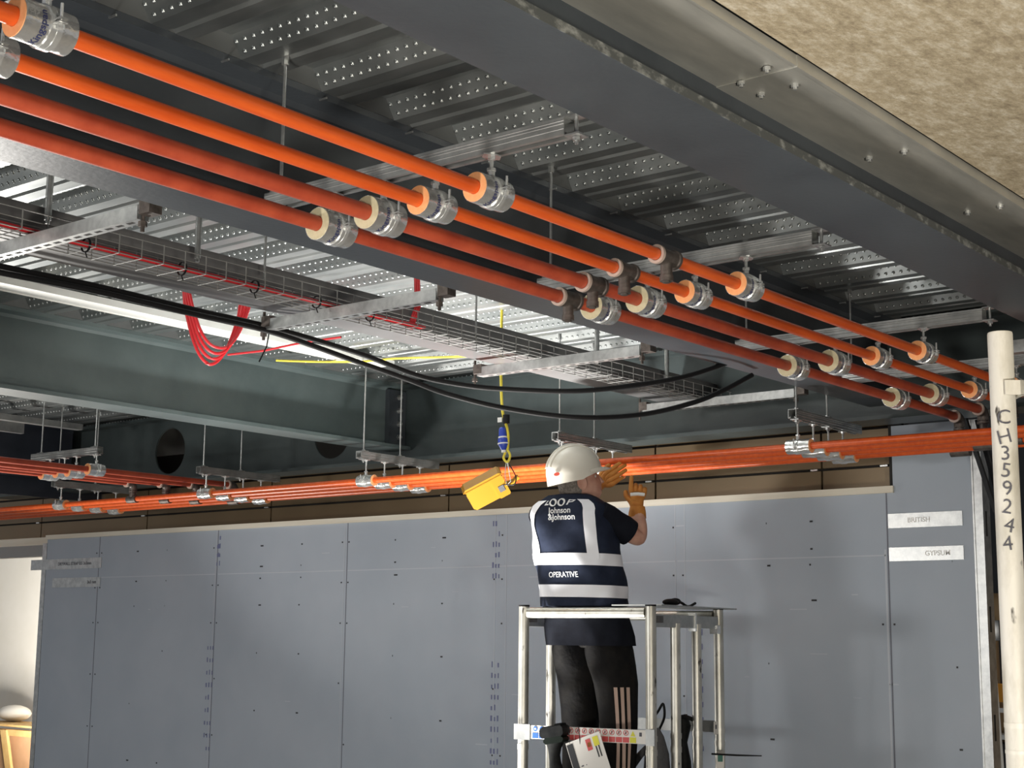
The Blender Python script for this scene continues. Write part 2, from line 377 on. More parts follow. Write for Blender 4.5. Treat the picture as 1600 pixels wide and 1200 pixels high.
mb = MB().use(BEAM); ibeam_x(mb, .3, XC, 3.062, .196, ZB, ZD)
mb.use(GALV)
for k in range(14):
    x = 2.1 + k * .36; mb.box((x, 2.945, ZD - .024), (x + .004, 2.975, ZD - .019))
one(mb, 'steel_beam', BEAM, 'long dark grey steel beam running just above the four main orange pipes', 'beam')
mb = MB().use(noisy('grey_box_beam', (0.13, 0.128, 0.13), (0.19, 0.188, 0.19), 1.2, (0.25, 0.4), 0.2)); mb.box((1.2, 4.02, 1.227), (XC - .006, 4.25, 1.327))
one(mb, 'steel_beam', BEAM, 'shallow grey box beam behind the wire basket with red cables', 'beam')
BB = thing('steel_beam', (6.0, 6.28, ZB), 'deep green-grey steel beam with bolted end plate, lit brightly', 'beam')
mb = MB().use(BEAMG); ibeam_x(mb, 1.6, XC - .02, 6.275, .19, ZB, ZD); mb.build('beam_body', BEAMG, BB)
mb = MB().use(BEAM).box((XC - .16, 6.235, ZB + .03), (XC - .012, 6.268, ZD - .03)); mb.build('end_plate', BEAM, BB)
for k in range(4):
    z = ZB + .075 + k * .082
    mb = MB().use(GALVD).tube([(XC - .075, 6.238, z), (XC - .075, 6.222, z)], .017, 6).tube([(XC - .075, 6.226, z), (XC - .075, 6.208, z)], .009, 10)
    mb.build('bolt', GALVD, BB)
# cross beam with round openings
ZX0 = 1.052
CROSSP = noisy('cross_beam_paint', (0.042, 0.056, 0.058), (0.072, 0.090, 0.092), 1.6, (0.32, 0.5), bump=0.2, bscale=50, dist=0.002)
mb = MB().use(CROSSP)
fw = .20
mb.box((XC - fw / 2, 1.4, ZX0), (XC + fw / 2, 10.6, ZX0 + .02)); mb.box((XC - fw / 2, 1.4, ZD - .02), (XC + fw / 2, 10.6, ZD))
FLUTE_SHADE = mat('flute_shade_grey', (0.13, 0.138, 0.138), .7)  # mid grey standing in for shaded flute insides, on added strips
for yc_ in (2.964, 3.148, 6.18, 6.36):
    mb_ = MB().use(FLUTE_SHADE).box((1.25, yc_, ZD + .001), (XC, yc_ + .012, ZD + .062)); struct(mb_, 'trim_flute_shade', FLUTE_SHADE)
def web_with_holes(mb, xs, y0, y1, z0, z1, holes, r):
    n = 32
    for x in xs:
        ycur = y0
        for hy in sorted(holes):
            a, b = hy - .26, hy + .26
            k = mb.add([(x, ycur, z0), (x, a, z0), (x, a, z1), (x, ycur, z1)]); mb.face([k, k + 1, k + 2, k + 3]); ycur = b
            zc = (z0 + z1) / 2
            ci = mb.add([(x, hy + r * math.cos(2 * PI * j / n), zc + r * math.sin(2 * PI * j / n)) for j in range(n)])
            sq = []
            for j in range(n):
                c, s_ = math.cos(2 * PI * j / n), math.sin(2 * PI * j / n); m_ = max(abs(c) / .26, abs(s_) / ((z1 - z0) / 2)); sq.append((x, hy + c / m_, zc + s_ / m_))
            si = mb.add(sq)
            for j in range(n): q = (j + 1) % n; mb.face([ci + j, ci + q, si + q, si + j])
            for cy, cz in ((a, z0), (b, z0), (b, z1), (a, z1)):      # corner triangles
                best = sorted(range(n), key=lambda j: (sq[j][1] - cy) ** 2 + (sq[j][2] - cz) ** 2)[:2]
                kk = mb.add([(x, cy, cz)]); mb.face([kk, si + best[0], si + best[1]])
        k = mb.add([(x, ycur, z0), (x, y1, z0), (x, y1, z1), (x, ycur, z1)]); mb.face([k, k + 1, k + 2, k + 3])
    for hy in holes:
        mb.ring((xs[0], hy, (z0 + z1) / 2), (xs[1], hy, (z0 + z1) / 2), r + .001, r - .002, n)
web_with_holes(mb, (XC - .006, XC + .006), 1.4, 10.6, ZX0 + .02, ZD - .02, [6.88, 8.51, 10.14], .165)
one(mb, 'steel_beam', CROSSP, 'green-grey steel beam with round openings running over the partition', 'beam')
mb = MB().use(NAVY); ibeam_x(mb, 2.5, XC - .1, 9.55, .19, 1.13, ZD); mb.use(NAVY).box((2.5, 9.7, 1.0), (XC + .3, 9.72, 1.5))
one(mb, 'steel_beam', NAVY, 'blue-black steel beam behind the pipes that drop at the far bay', 'beam')

# galvanised edge flashing beside the concrete
FL = thing('edge_flashing', (3.6, 1.6, 1.28), 'smooth galvanised steel flashing between the wide beam and the concrete', 'flashing')
mb = MB().use(PLATE).box((.2, 1.520, 1.278), (2.935, 1.722, 1.2795)).box((.2, 1.512, 1.278), (2.935, 1.5205, 1.305)); mb.build('flashing_sheet', PLATE, FL)
mb = MB().use(PLATE).box((2.90, 1.520, 1.2755), (6.73, 1.722, 1.2775)).box((2.90, 1.510, 1.2755), (6.73, 1.5205, 1.305)); mb.build('flashing_sheet', PLATE, FL)
for x, y in ((2.903, 1.657), (2.996, 1.657), (2.86, 1.566), (2.992, 1.566), (3.588, 1.663), (3.589, 1.564), (4.237, 1.653), (4.232, 1.552), (4.9, 1.65), (4.9, 1.556)):
    MB().use(ZINC).tube([(x, y, 1.276), (x, y, 1.268)], .009, 8).tube([(x, y, 1.270), (x, y, 1.262)], .005, 6).build('screw', ZINC, FL)

# ================================================================== CHANNELS (strut), rods and hangers
def strut_profile(s=.041, t=.0028, lip=.0075, sl=.0095):
    h = s / 2
    # open side down: outline of a C in (across, up), up from 0 to s
    return [(-h, 0), (-sl, 0), (-sl, lip), (-sl - t, lip), (-sl - t, t), (-h + t, t), (-h + t, s - t), (h - t, s - t), (h - t, t), (sl + t, t), (sl + t, lip), (sl, lip), (sl, 0), (h, 0), (h, s), (-h, s)]
def strut(mb, p0, p1, across):
    prof = strut_profile(); k0 = len(mb.v); p0, p1, ux, uz = Vector(p0), Vector(p1), Vector(across), Vector((0, 0, 1))
    n = len(prof); k = mb.add([p0 + ux * a + uz * b for a, b in prof] + [p1 + ux * a + uz * b for a, b in prof])
    for i in range(n): j = (i + 1) % n; mb.face([k + i, k + j, k + n + j, k + n + i])
    quads = ((0, 1, 4, 5), (1, 2, 3, 4), (5, 6, 15, 0), (6, 7, 14, 15), (7, 8, 13, 14), (8, 9, 12, 13), (9, 10, 11, 12))
    for q in quads: mb.face([k + i for i in q][::-1]); mb.face([k + n + i for i in q])
    for sg in (-1, 1):                                        # rolled ribs on the flanks
        for z in (.012, .024, .031):
            mb.prism([(0, 0), (sg * .0012, .0015), (0, .003)], p0 + ux * sg * .0205 + uz * z, p1 + ux * sg * .0205 + uz * z, ux, uz, False)
def threaded(mb, x, y, z0, z1, r=.0045):
    mb.tube([(x, y, z0), (x, y, z1)], r, 8)
def washer(mb, x, y, z, s=.020, t=.0035): mb.box((x - s, y - s, z), (x + s, y + s, z + t))
def nut(mb, x, y, z, r=.0095, h=.008): mb.tube([(x, y, z), (x, y, z + h)], r, 6)

ORD = ['first', 'second', 'third', 'fourth', 'fifth', 'sixth']
def channel(name_pt, p0, p1, across, rods, ztop, label, group):
    """a channel hung on threaded rods; rods are its parts"""
    c = [(a + b) / 2 for a, b in zip(p0, p1)]
    T = thing('strut_channel', c, label, 'support channel', group)
    mb = MB().use(GALVD); strut(mb, p0, p1, across); mb.build('channel', GALVD, T)
    for (x, y) in rods:
        mb = MB().use(GALV); threaded(mb, x, y, p0[2] - .022, ztop); nut(mb, x, y, p0[2] + .0445); washer(mb, x, y, p0[2] + .0412, .02); nut(mb, x, y, p0[2] - .014)
        washer(mb, x, y, p0[2] - .005, .02, .004); mb.tube([(x, y, ztop - .03), (x, y, ztop)], .010, 6)
        mb.build('threaded_rod', GALV, T)
    return T
ZS = 1.109                                                    # underside of the main channels
main_x = [5.93, 5.02, 3.76, 2.584, 1.385]
for i, x in enumerate(main_x):
    rods = [(x, 2.86), (x, 1.895)] if i else [(x, 2.86), (x, 1.895)]
    channel('m', (x, 2.90, ZS), (x, 1.925 - .01, ZS), (1, 0, 0), rods, ZD + .01,
            '%s galvanised channel from the partition, carrying the four main orange pipes' % ORD[i].capitalize(), 'channels over the main pipes')
ZP = 1.019
main_y = [2.14, 2.315, 2.485, 2.655]                          # first pipe is beside the concrete
PN = ['first', 'second', 'third', 'fourth']
main_end = [6.19, 6.34, 6.45, 6.60]
def pipe_run(mb, p0, p1, r, m):
    mb.use(m).tube([p0, p1], r, 24)
PCOL = [('bright orange', ORANGE, .0172, FOAMO, .0365), ('orange', ORANGE, .0172, FOAMO, .0365), ('brownish red', RUST, .0205, FOAMC, .0425), ('brownish red', RUST, .0195, FOAMC, .0425)]
tee_x = [3.33, 3.385, 3.47, 3.58]
for k, y in enumerate(main_y):
    col, m, r, fm, ro = PCOL[k]
    mb = MB(); pipe_run(mb, (-.6, y, ZP), (tee_x[k] - .035, y, ZP), r, m)
    mb.use(WEAR).ring((tee_x[k] - .052, y, ZP), (tee_x[k] - .042, y, ZP), r + .001, r - .004)
    one(mb, 'sprinkler_pipe', m, '%s steel pipe, %s from the concrete soffit, up to its tee' % (col.capitalize(), PN[k]), 'pipe', 'main pipes up to the tees')
    mb = MB(); pipe_run(mb, (tee_x[k] + .035, y, ZP), (main_end[k] - .03, y, ZP), r, RUST if k > 1 else m)
    one(mb, 'sprinkler_pipe', m, '%s steel pipe, %s from the concrete soffit, between tee and partition' % (col.capitalize(), PN[k]), 'pipe', 'main pipes beyond the tees')
    # tee
    x = tee_x[k]; T = thing('pipe_tee', (x, y, ZP), 'dark cast-iron tee with capped outlet on the %s main pipe from the concrete' % PN[k], 'pipe fitting', 'tees on the main pipes')
    rr = r + .006
    mb = MB().use(IRON).tube([(x - .042, y, ZP), (x - .032, y, ZP), (x - .030, y, ZP), (x + .030, y, ZP), (x + .032, y, ZP), (x + .042, y, ZP)], [rr + .004, rr + .004, rr, rr, rr + .004, rr + .004], 20)
    mb.tube([(x, y, ZP), (x, y, ZP - .055)], .0165, 16); mb.build('tee_body', IRON, T)
    mb = MB().use(IRON).tube([(x, y, ZP - .050), (x, y, ZP - .066)], .0185, 16).tube([(x, y, ZP - .066), (x, y, ZP - .070)], .011, 16); mb.build('outlet_collar', IRON, T)
    MB().use(WEAR).ring((x - .052, y, ZP), (x - .042, y, ZP), rr + .003, r - .002).build('seal_ring', WEAR, T)

def hanger(axis, c, ro, rp, fm, zs, label, group, L=.105, big=True, printed=True):
    """insulated insert round a pipe, foil sleeve, two-piece clamp, rod up to the channel"""
    x, y, z = c; T = thing('pipe_clamp', c, label, 'pipe clamp', group)
    A = Vector((1, 0, 0)) if axis == 'x' else Vector((0, 1, 0)); S = Vector((0, -1, 0)) if axis == 'x' else Vector((-1, 0, 0)); C = Vector(c); n = 28 if big else 18
    MB().use(fm).ring(C - A * L / 2, C + A * L / 2, ro - .0015, rp + .0005, n).build('foam_insert', fm, T)
    mb = MB().use(FOIL)
    mb.ring(C - A * (L / 2 - .001), C + A * (L / 2 - .001), ro, ro - .0016, n); sl = mb.build('foil_sleeve', FOIL, T)
    if printed and big:
        tb = MB().use(INKD); V, Fc = text_mesh('Kingspan', .020, .0003)
        k = tb.add([C + A * (-.018 - p.y * .9) + (S * math.cos(-.55 + p.x / ro) + Vector((0, 0, 1)) * math.sin(-.55 + p.x / ro)) * (ro + .0008) for p in V])
        for f in Fc: tb.face([k + i for i in f])
        tb.build('sleeve_print', INKD, sl)
    mb = MB().use(ZINC); bw = .012 if big else .010
    o_ = A * .008
    for d in (-.0062, .0062): mb.ring(C + o_ + A * (d - .0052), C + o_ + A * (d + .0052), ro + .0030, ro - .001, n)
    mb.ring(C + o_ - A * bw, C + o_ + A * bw, ro + .0016, ro - .001, n)
    mb.build('clamp_band', ZINC, T)
    for sg in (1, -1):
        mb = MB().use(ZINC); P = C + o_ + S * sg * (ro + .010)
        for dz in (-.0045, .002): mb.box((-.008, -.009, dz), (.008, .009, dz + .0025), Matrix.Translation(P))
        mb.tube([P + Vector((0, 0, -.012)), P + Vector((0, 0, .032 if sg > 0 else .014))], .0030, 8); mb.tube([P + Vector((0, 0, -.014)), P + Vector((0, 0, -.006))], .0065, 6)
        mb.build('clamp_screw', ZINC, T)
    mb = MB().use(ZINC); px, py = (C + o_).x, (C + o_).y
    mb.tube([(px, py, z + ro - .001), (px, py, z + ro + .020)], .0085, 8); mb.tube([(px, py, z + ro + .016), (px, py, z + ro + .022)], .0115, 6)
    threaded(mb, px, py, z + ro + .01, zs + .01, .0048); nut(mb, px, py, zs - .0105, .0095, .007); mb.build('hanger_rod', ZINC, T)
    mb = MB().use(ZINC); mb.prism([(-.030, 0), (-.012, -.019), (.012, -.019), (.030, 0), (.012, .019), (-.012, .019)], (px, py, zs - .0035), (px, py, zs - .0002), (1, 0, 0), (0, 1, 0)); mb.build('slot_plate', ZINC, T)
    return T
CHN = {0: 'the first channel from the partition', 1: 'the second channel from the partition', 2: 'the third channel from the partition', 3: 'the fourth channel from the partition', 4: 'the fifth channel from the partition'}
for k, y in enumerate(main_y):
    col, m, r, fm, ro = PCOL[k]; foam = 'orange-foam' if fm is FOAMO else 'cream-foam'
    proto = None
    for i, x in enumerate(main_x):
        lab = '%s foil clamp on the %s main pipe under %s' % (foam.capitalize(), PN[k], CHN[i])
        if proto is None: proto = hanger('x', (x - .008, y, ZP), ro, r, fm, ZS, lab, 'foil clamps on the main pipes'); px0 = x
        else: copy_thing(proto, (x - px0, 0, 0), lab)

# ---- pipes along the partition
sec_x = [6.04, 6.19, 6.34, 6.49]; ZP2 = .864; ZS2 = .984
for k, x in enumerate(sec_x):
    mb = MB(); pipe_run(mb, (x, -2.2, ZP2), (x, 11.5, ZP2), .0165, ORANGE)
    one(mb, 'sprinkler_pipe', ORANGE, 'Orange pipe along the partition, %s of four counted from the worker towards the cladding' % PN[k], 'pipe', 'pipes along the partition')
sec_y = [3.17, 4.50, 5.875, 7.25, 8.76]
for i, y in enumerate(sec_y):
    where = ['beside the white scaffold pole end', "behind the worker's helmet", 'beside the bolted beam end plate', 'under the round beam opening', 'at the far end by the bright wall'][i]
    channel('s', (5.96, y, ZS2), (6.62, y, ZS2), (0, 1, 0), [(6.0, y), (6.30, y)], ZD + .01,
            'Short galvanised channel over the partition pipes, %s' % where, 'short channels over the partition pipes')
    for k, x in enumerate(sec_x):
        lab = 'Small foil clamp on the %s partition pipe, %s' % (PN[k], where)
        if i == 0 and k == 0: proto2 = hanger('y', (x, y + .008, ZP2), .0325, .0165, FOAMO, ZS2, lab, 'small foil clamps', .12, False)
        else: copy_thing(proto2, (x - sec_x[0], y - sec_y[0], 0), lab)

# ---- pipes of the far bay (along X), channel, and their drop legs
ZP3 = .967; far_y = [7.52, 7.72, 7.84, 7.99]; leg_x = [6.49, 6.34, 6.19, 6.04]
for k, y in enumerate(far_y):
    mb = MB(); pipe_run(mb, (3.2, y, ZP3), (leg_x[k] - .03, y, ZP3), .0175, RUST)
    one(mb, 'sprinkler_pipe', RUST, 'Red-brown pipe in the far bay ending at the %s drop leg from the cladding' % PN[k], 'pipe', 'pipes of the far bay')
channel('f', (5.40, 7.48, 1.062), (5.40, 8.16, 1.062), (1, 0, 0), [(5.40, 7.53), (5.40, 8.08)], ZD, 'Galvanised channel hung over the far-bay pipes', 'channel in the far bay')
for k, y in enumerate(far_y):
    lab = 'Foil clamp on the far-bay pipe that meets the %s drop leg' % PN[k]
    if k == 0: proto3 = hanger('x', (5.40, y, ZP3), .036, .0175, FOAMO, 1.062, lab, 'foil clamps in the far bay', .11, False)
    else: copy_thing(proto3, (0, y - far_y[0], 0), lab)
def drop_leg(x, y, z1, z0, label, group):
    T = thing('drop_leg', (x, y, z0), label, 'pipe fitting', group)
    mb = MB().use(IRON); rr = .026
    mb.tube([(x - .055, y, z1), (x - .03, y, z1), (x - .012, y, z1 - .006), (x, y, z1 - .022), (x, y, z1 - .045)], rr, 16); mb.build('elbow', IRON, T)
    MB().use(WEAR).ring((x - .062, y, z1), (x - .052, y, z1), rr + .003, .016).build('seal_ring', WEAR, T)
    mb = MB().use(IRON).tube([(x, y, z1 - .04), (x, y, z0 + .02)], .0175, 14); mb.ring((x, y, z1 - .06), (x, y, z1 - .05), rr + .002, .015, 16); mb.build('leg_pipe', IRON, T)
    mb = MB().use(IRON).tube([(x, y - .045, z0), (x, y + .045, z0)], .0245, 16).tube([(x, y, z0), (x, y, z0 + .040)], .0225, 14); mb.build('tee_body', IRON, T)
for k in range(4): drop_leg(leg_x[k], far_y[k], ZP3, ZP2, 'Dark iron drop leg of the far bay, %s from the cladding' % PN[k], 'drop legs in the far bay')
for k in range(4): drop_leg(main_end[k] if k < 3 else 6.60, main_y[k], ZP, ZP2 if k < 3 else ZP2, 'Dark iron drop leg at the end of the %s main pipe from the concrete' % PN[k], 'drop legs of the main pipes')

# ================================================================== BRACKETS, BASKET, CABLES
ZBR = 1.188
for i, x in enumerate([6.36, 5.04, 3.785, 2.525]):
    T = thing('bracket_channel', (x, 3.8, ZBR), '%s galvanised bracket channel from the partition under the wire basket' % ORD[i].capitalize(), 'support channel', 'bracket channels under the wire basket')
    mb = MB().use(GALV); y0, y1 = 3.36, 4.225
    s_ = .041; h = s_ / 2; t = .003
    # open side up, slotted base down
    prof = [(-h, s_), (-h, 0), (h, 0), (h, s_), (h - t, s_), (h - t, t), (-h + t, t), (-h + t, s_)]
    pr_ = [Vector((x + a, y0, ZBR - s_ + b)) for a, b in prof]; n = len(prof); k = mb.add(pr_ + [p + Vector((0, y1 - y0, 0)) for p in pr_])
    for a in range(n): b = (a + 1) % n; mb.face([k + a, k + b, k + n + b, k + n + a])
    for q in ((0, 1, 6, 7), (1, 2, 5, 6), (2, 3, 4, 5)): mb.face([k + a for a in q]); mb.face([k + n + a for a in q][::-1])
    mb.use(CLADD)
    for q in range(16):
        yy = y0 + .04 + q * .05; mb.box((x - .006, yy, ZBR - s_ - .0006), (x + .006, yy + .028, ZBR - s_ + .0005))
    mb.build('channel', GALV, T)
    for yy, z1 in ((3.34, 1.13), (4.235, 1.222)):
        mb = MB().use(IRON).box((x - .022, yy - .035, ZBR - .03), (x + .022, yy + .012, ZBR + .012)); mb.build('beam_clamp', IRON, T)
        mb = MB().use(IRON); mb.tube([(x, yy + .02, ZBR - .075), (x, yy + .02, ZBR + .035)], .006, 8); mb.tube([(x, yy + .02, ZBR - .060), (x, yy + .02, ZBR - .045)], .013, 6); mb.build('clamp_bolt', IRON, T)
# wire basket
WB = thing('wire_basket', (4.0, 3.95, ZBR), 'Long steel wire cable basket holding red cables, running beside the shallow beam', 'cable basket')
WIRE = mat('dull_basket_wire', (0.30, 0.30, 0.29), .45, .5)
mb = MB().use(WIRE); xa, xb = 1.8, 6.62; y0, y1, zb, zt = 3.865, 4.008, ZBR + .006, ZBR + .066
for (y, z) in ((y0, zt), (y0, (zb + zt) / 2), (y0, zb), (y0 + .036, zb), (y0 + .072, zb), (y0 + .108, zb), (y1, zb), (y1, (zb + zt) / 2), (y1, zt)):
    mb.tube([(xa, y, z), (xb, y, z)], .0020, 6)
x = xa + .05
while x < xb:
    mb.tube([(x, y0 - .002, zt + .001), (x, y0 - .002, zb - .002), (x, y1, zb - .002), (x, y1, zt + .001)], .0023, 6); x += .088
mb.build('wire_mesh', WIRE, WB)
random.seed(5)
def wavy(x0, x1, y, z, amp, n=60, seed=0):
    rn = random.Random(seed); ph = [rn.uniform(0, 6) for _ in range(4)]
    return [(x0 + (x1 - x0) * i / n, y + amp * (math.sin(i * .23 + ph[0]) + .5 * math.sin(i * .51 + ph[1])), z + amp * .5 * math.sin(i * .3 + ph[2])) for i in range(n + 1)]
for k in range(3):
    mb = MB(); mb.tube(wavy(1.85, 4.30, 3.893 + .012 * k, ZBR + .016 + .004 * (k == 1), .0025, 60, k), .0058, 8)
    one(mb, 'red_cable', RED, 'Thin red cable lying in the wire basket', 'cable', 'red cables in the wire basket')
for i, x in enumerate((2.72, 3.10, 3.42, 3.72, 4.0)):
    mb = MB().use(BLACK).ring((x, 3.905, ZBR + .016), (x + .006, 3.905, ZBR + .016), .024, .021, 16); mb.tube([(x + .003, 3.905, ZBR - .008), (x + .006, 3.90, ZBR - .024)], .0022, 5)
    one(mb, 'cable_tie', BLACK, 'Black cable tie round the red cables in the basket, %s along from the bracket crossing' % ORD[i], 'cable tie', 'ties round the basket cables')
# short red cable rising to the deck
mb = MB().use(RED)
for d in (0, .011, .022): mb.tube([(4.32 + d, 4.0, ZBR + .03), (4.33 + d, 3.97, ZBR + .12), (4.30 + d, 3.95, 1.42), (4.28 + d, 3.93, ZD)], .0052, 7)
one(mb, 'red_cable', RED, 'Short red cables rising from the basket to the deck', 'cable')
# red cable loop: four strands, each a cable
for k in range(4):
    s0 = 0; mb = MB(); pts = []
    for i in range(25):
        t = i / 24; x = 4.02 + .37 * t; z = 1.50 - (.262 + .012 * k) * (1 - abs(2 * t - 1) ** 2.4) - (.012 * k if k else 0)
        pts.append((x + .004 * k * (1 if t < .5 else -2), 5.02 + .0145 * k, z))
    pts[0] = (pts[0][0], pts[0][1], ZD); pts[-1] = (pts[-1][0], pts[-1][1], ZD)
    mb.tube(pts, .0070, 8)
    one(mb, 'red_cable', RED, 'Red cable strand in the loop hanging under the deck', 'cable', 'red cable loop strands')
mb = MB().tube([(4.26, 5.02, 1.215), (4.36, 4.9, 1.235), (4.42, 4.7, 1.26), (4.44, 4.5, 1.262)], .0048, 7)
one(mb, 'red_cable', RED, 'Loose red cable tail leaving the hanging loop', 'cable')
# two heavy black cables sagging below the brackets
def bez(P, n=14):
    out = []
    for i in range(len(P) - 1):
        p0, p1, p2, p3 = [Vector(P[max(0, min(len(P) - 1, j))]) for j in (i - 1, i, i + 1, i + 2)]
        for k in range(n):
            t = k / n; out.append(.5 * ((2 * p1) + (p2 - p0) * t + (2 * p0 - 5 * p1 + 4 * p2 - p3) * t * t + (3 * p1 - p0 - 3 * p2 + p3) * t ** 3))
    out.append(Vector(P[-1])); return out
RR = Matrix(R_)
def at(u, v, axis, val):
    d = RR.transposed() @ Vector(((u - 800) / F_PX, (v - 600) / F_PX, 1)); return d * (val / d[axis])
Yc = lambda u: 4.26 + (4.02 - 4.26) * max(0, (u - 425)) / 700
ca = [at(-60, 400, 1, 4.35), at(0, 416, 1, 4.33), at(150, 447, 1, 4.31), at(300, 483, 1, 4.28), at(425, 512, 1, 4.25), at(560, 552, 1, 4.1), at(650, 586, 1, 3.95), at(720, 601, 1, 3.8), at(790, 608, 1, 3.66), at(900, 611, 1, 3.45), at(1000, 601, 1, 3.3), at(1075, 587, 1, 3.2), at(1150, 562, 1, 3.13)]
cb = [at(-60, 410, 1, 4.33), at(0, 426, 1, 4.31), at(150, 455, 1, 4.29), at(300, 490, 1, 4.26), at(425, 519, 1, 4.22), at(560, 566, 1, 4.08), at(640, 594, 1, 3.95), at(700, 616, 1, 3.82), at(790, 638, 1, 3.66), at(900, 652, 1, 3.45), at(1000, 648, 1, 3.32), at(1080, 630, 1, 3.2), at(1130, 610, 1, 3.14), at(1175, 586, 1, 3.10)]
one(MB().tube(bez(ca), .0105, 10), 'black_cable', BLACK, 'Heavy black cable sagging under the brackets, upper of the two', 'cable', 'sagging black cables')
one(MB().tube(bez(cb), .0105, 10), 'black_cable', BLACK, 'Heavy black cable sagging lowest in front of the green-grey beam', 'cable', 'sagging black cables')
p = at(420, 516, 1, 4.24)
mb = MB().use(BLACK).tube([p + Vector((0, 0, .03)), p + Vector((0, 0, -.02)), p + Vector((.01, .02, -.06)), at(405, 565, 1, 4.24)], .0028, 6)
mb.tube([p + Vector((-.02, .0, .022)), p + Vector((.03, -.01, .018))], .016, 10)
one(mb, 'cable_tie', BLACK, 'Long black cable tie with a hanging tail binding the two black cables to a bracket', 'cable tie')
# conduit drops and thin rods between the beams
for i, (x, r, zz) in enumerate(((2.60, .011, 1.262), (3.19, .011, 1.262), (5.53, .011, 1.262), (6.12, .011, 1.262), (3.493, .0045, 1.262), (4.663, .0045, 1.262))):
    mb = MB(); mb.tube([(x, 3.935, zz), (x, 3.935, ZD + .01)], r, 12); mb.tube([(x, 3.935, zz - .012), (x, 3.935, zz + .004)], r * .5 + .002, 8)
    one(mb, 'hanging_rod' if r < .01 else 'hanging_tube', GALV, ('Thin steel rod' if r < .01 else 'Galvanised tube') + ' hanging from the deck above the wire basket, %s from the partition' % {6.12: 'first', 5.53: 'second', 3.19: 'third', 2.60: 'fourth', 4.663: 'first', 3.493: 'second'}[x], 'rod' if r < .01 else 'tube', 'rods above the basket' if r < .01 else 'tubes above the basket')
# grey channel under the deck in the near bay
T = thing('deck_channel', (2.4, 3.72, 1.36), 'Dull grey channel fixed under the deck between the two dark beams', 'support channel')
mb = MB().use(GALVD).box((1.6, 3.70, 1.345), (2.95, 3.735, 1.372)); mb.box((1.6, 3.69, 1.372), (2.95, 3.745, 1.376)); mb.build('channel', GALVD, T)
for x in (2.05, 2.38, 2.66):
    MB().use(IRON).box((x, 3.69, 1.372), (x + .03, 3.745, 1.40)).tube([(x + .015, 3.71, 1.37), (x + .015, 3.71, ZD)], .004, 6).build('clip', IRON, T)
# white/galvanised tray along the deep beam's top
TRAY = mat('bright_tray_metal', (.82, .83, .80), .45, .4)
mb = MB().use(TRAY).box((2.0, 5.66, 1.492), (6.0, 5.79, 1.495)).box((2.0, 5.655, 1.488), (6.0, 5.661, 1.520)).box((2.0, 5.789, 1.488), (6.0, 5.795, 1.520))
one(mb, 'cable_tray', GALV, 'Bright galvanised cable tray under the deck above the deep green-grey beam', 'cable tray')
mb = MB().use(TRAY).box((5.35, 5.10, 1.496), (6.35, 5.16, 1.499)).box((5.35, 5.098, 1.496), (6.35, 5.101, 1.518)).box((5.35, 5.159, 1.496), (6.35, 5.162, 1.518))
one(mb, 'cable_tray', GALV, 'Short bright cable tray beside the yellow cable under the deck', 'cable tray')
mb = MB().tube(bez([(5.45, 6.02, 1.478), (5.62, 5.85, 1.478), (5.75, 5.65, 1.478), (5.80, 5.45, 1.480), (5.93, 5.2, 1.480), (6.02, 5.0, 1.48), (6.2, 4.7, 1.49)]), .006, 8)
one(mb, 'yellow_cable', YEL, 'Yellow cable clipped along the underside of the bright deck', 'cable')
mb = MB().use(GALVD).box((4.55, 8.80, 1.40), (6.2, 8.86, 1.44)).box((4.55, 9.05, 1.36), (5.9, 9.09, 1.43))
one(mb, 'deck_channel', GALVD, 'Grey trunking under the deck in the far bay', 'support channel')

# ---- yellow distribution box on its cable
p0 = at(783, 585, 0, 5.35); q1 = at(785, 640, 0, 5.30); q2 = at(788, 665, 0, 5.30); q3 = at(792, 715, 0, 5.30)
mb = MB().use(YEL).tube(bez([(5.35, p0.y, ZD), p0, q1, at(790, 660, 0, 5.30), at(794, 680, 0, 5.30), at(793, 703, 0, 5.30)]), .0065, 10)
mb.tube(bez([at(793, 703, 0, 5.3), at(797, 712, 0, 5.3), at(793, 722, 0, 5.3), at(787, 716, 0, 5.3), at(790, 706, 0, 5.3)]), .0055, 8)
one(mb, 'yellow_cable', YEL, 'Yellow power cable hanging from the deck with a knotted loop at its end', 'cable')
T = thing('power_connector', at(786, 690, 0, 5.30), 'Blue plug connector hanging on the yellow cable', 'connector')
c0 = at(785, 668, 0, 5.29); c1 = at(787, 704, 0, 5.29); dv = (c1 - c0)
MB().use(BLUE).tube([c0, c0 + dv * .06, c0 + dv * .3, c0 + dv * .45, c0 + dv * .5, c0 + dv * .72, c0 + dv * .78, c0 + dv * .9, c1], [.012, .016, .019, .019, .024, .024, .022, .016, .010], 16).build('connector_body', BLUE, T)
MB().use(WHITE).ring(c0 + dv * .40, c0 + dv * .46, .0212, .015).ring(c0 + dv * .68, c0 + dv * .73, .0262, .02).tube([c0 + dv * .95, c1 + dv * .08], .011, 12).build('white_ring', WHITE, T)
MB().use(WHITE).box((-.002, -.012, -.011), (.002, .012, .011), Matrix.Translation(at(781, 656, 0, 5.29))).build('cable_tag', WHITE, T)
MB().use(BLACK).ring(at(791, 655, 0, 5.29) + Vector((0, 0, -.02)), at(791, 655, 0, 5.29) + Vector((0, 0, .02)), .016, .009, 12).build('cable_grip', BLACK, T)
bc = at(762, 764, 0, 5.25); rt = Vector((-R_[0][0] * 0 + R_[0][0], R_[0][1], R_[0][2])); 
T = thing('junction_box', bc, 'Yellow plastic junction box hanging tilted from the cable, in front of the orange pipes', 'junction box')
Rv = Vector(R_[0]); Uv = -Vector(R_[1]); Fv = Vector(R_[2])
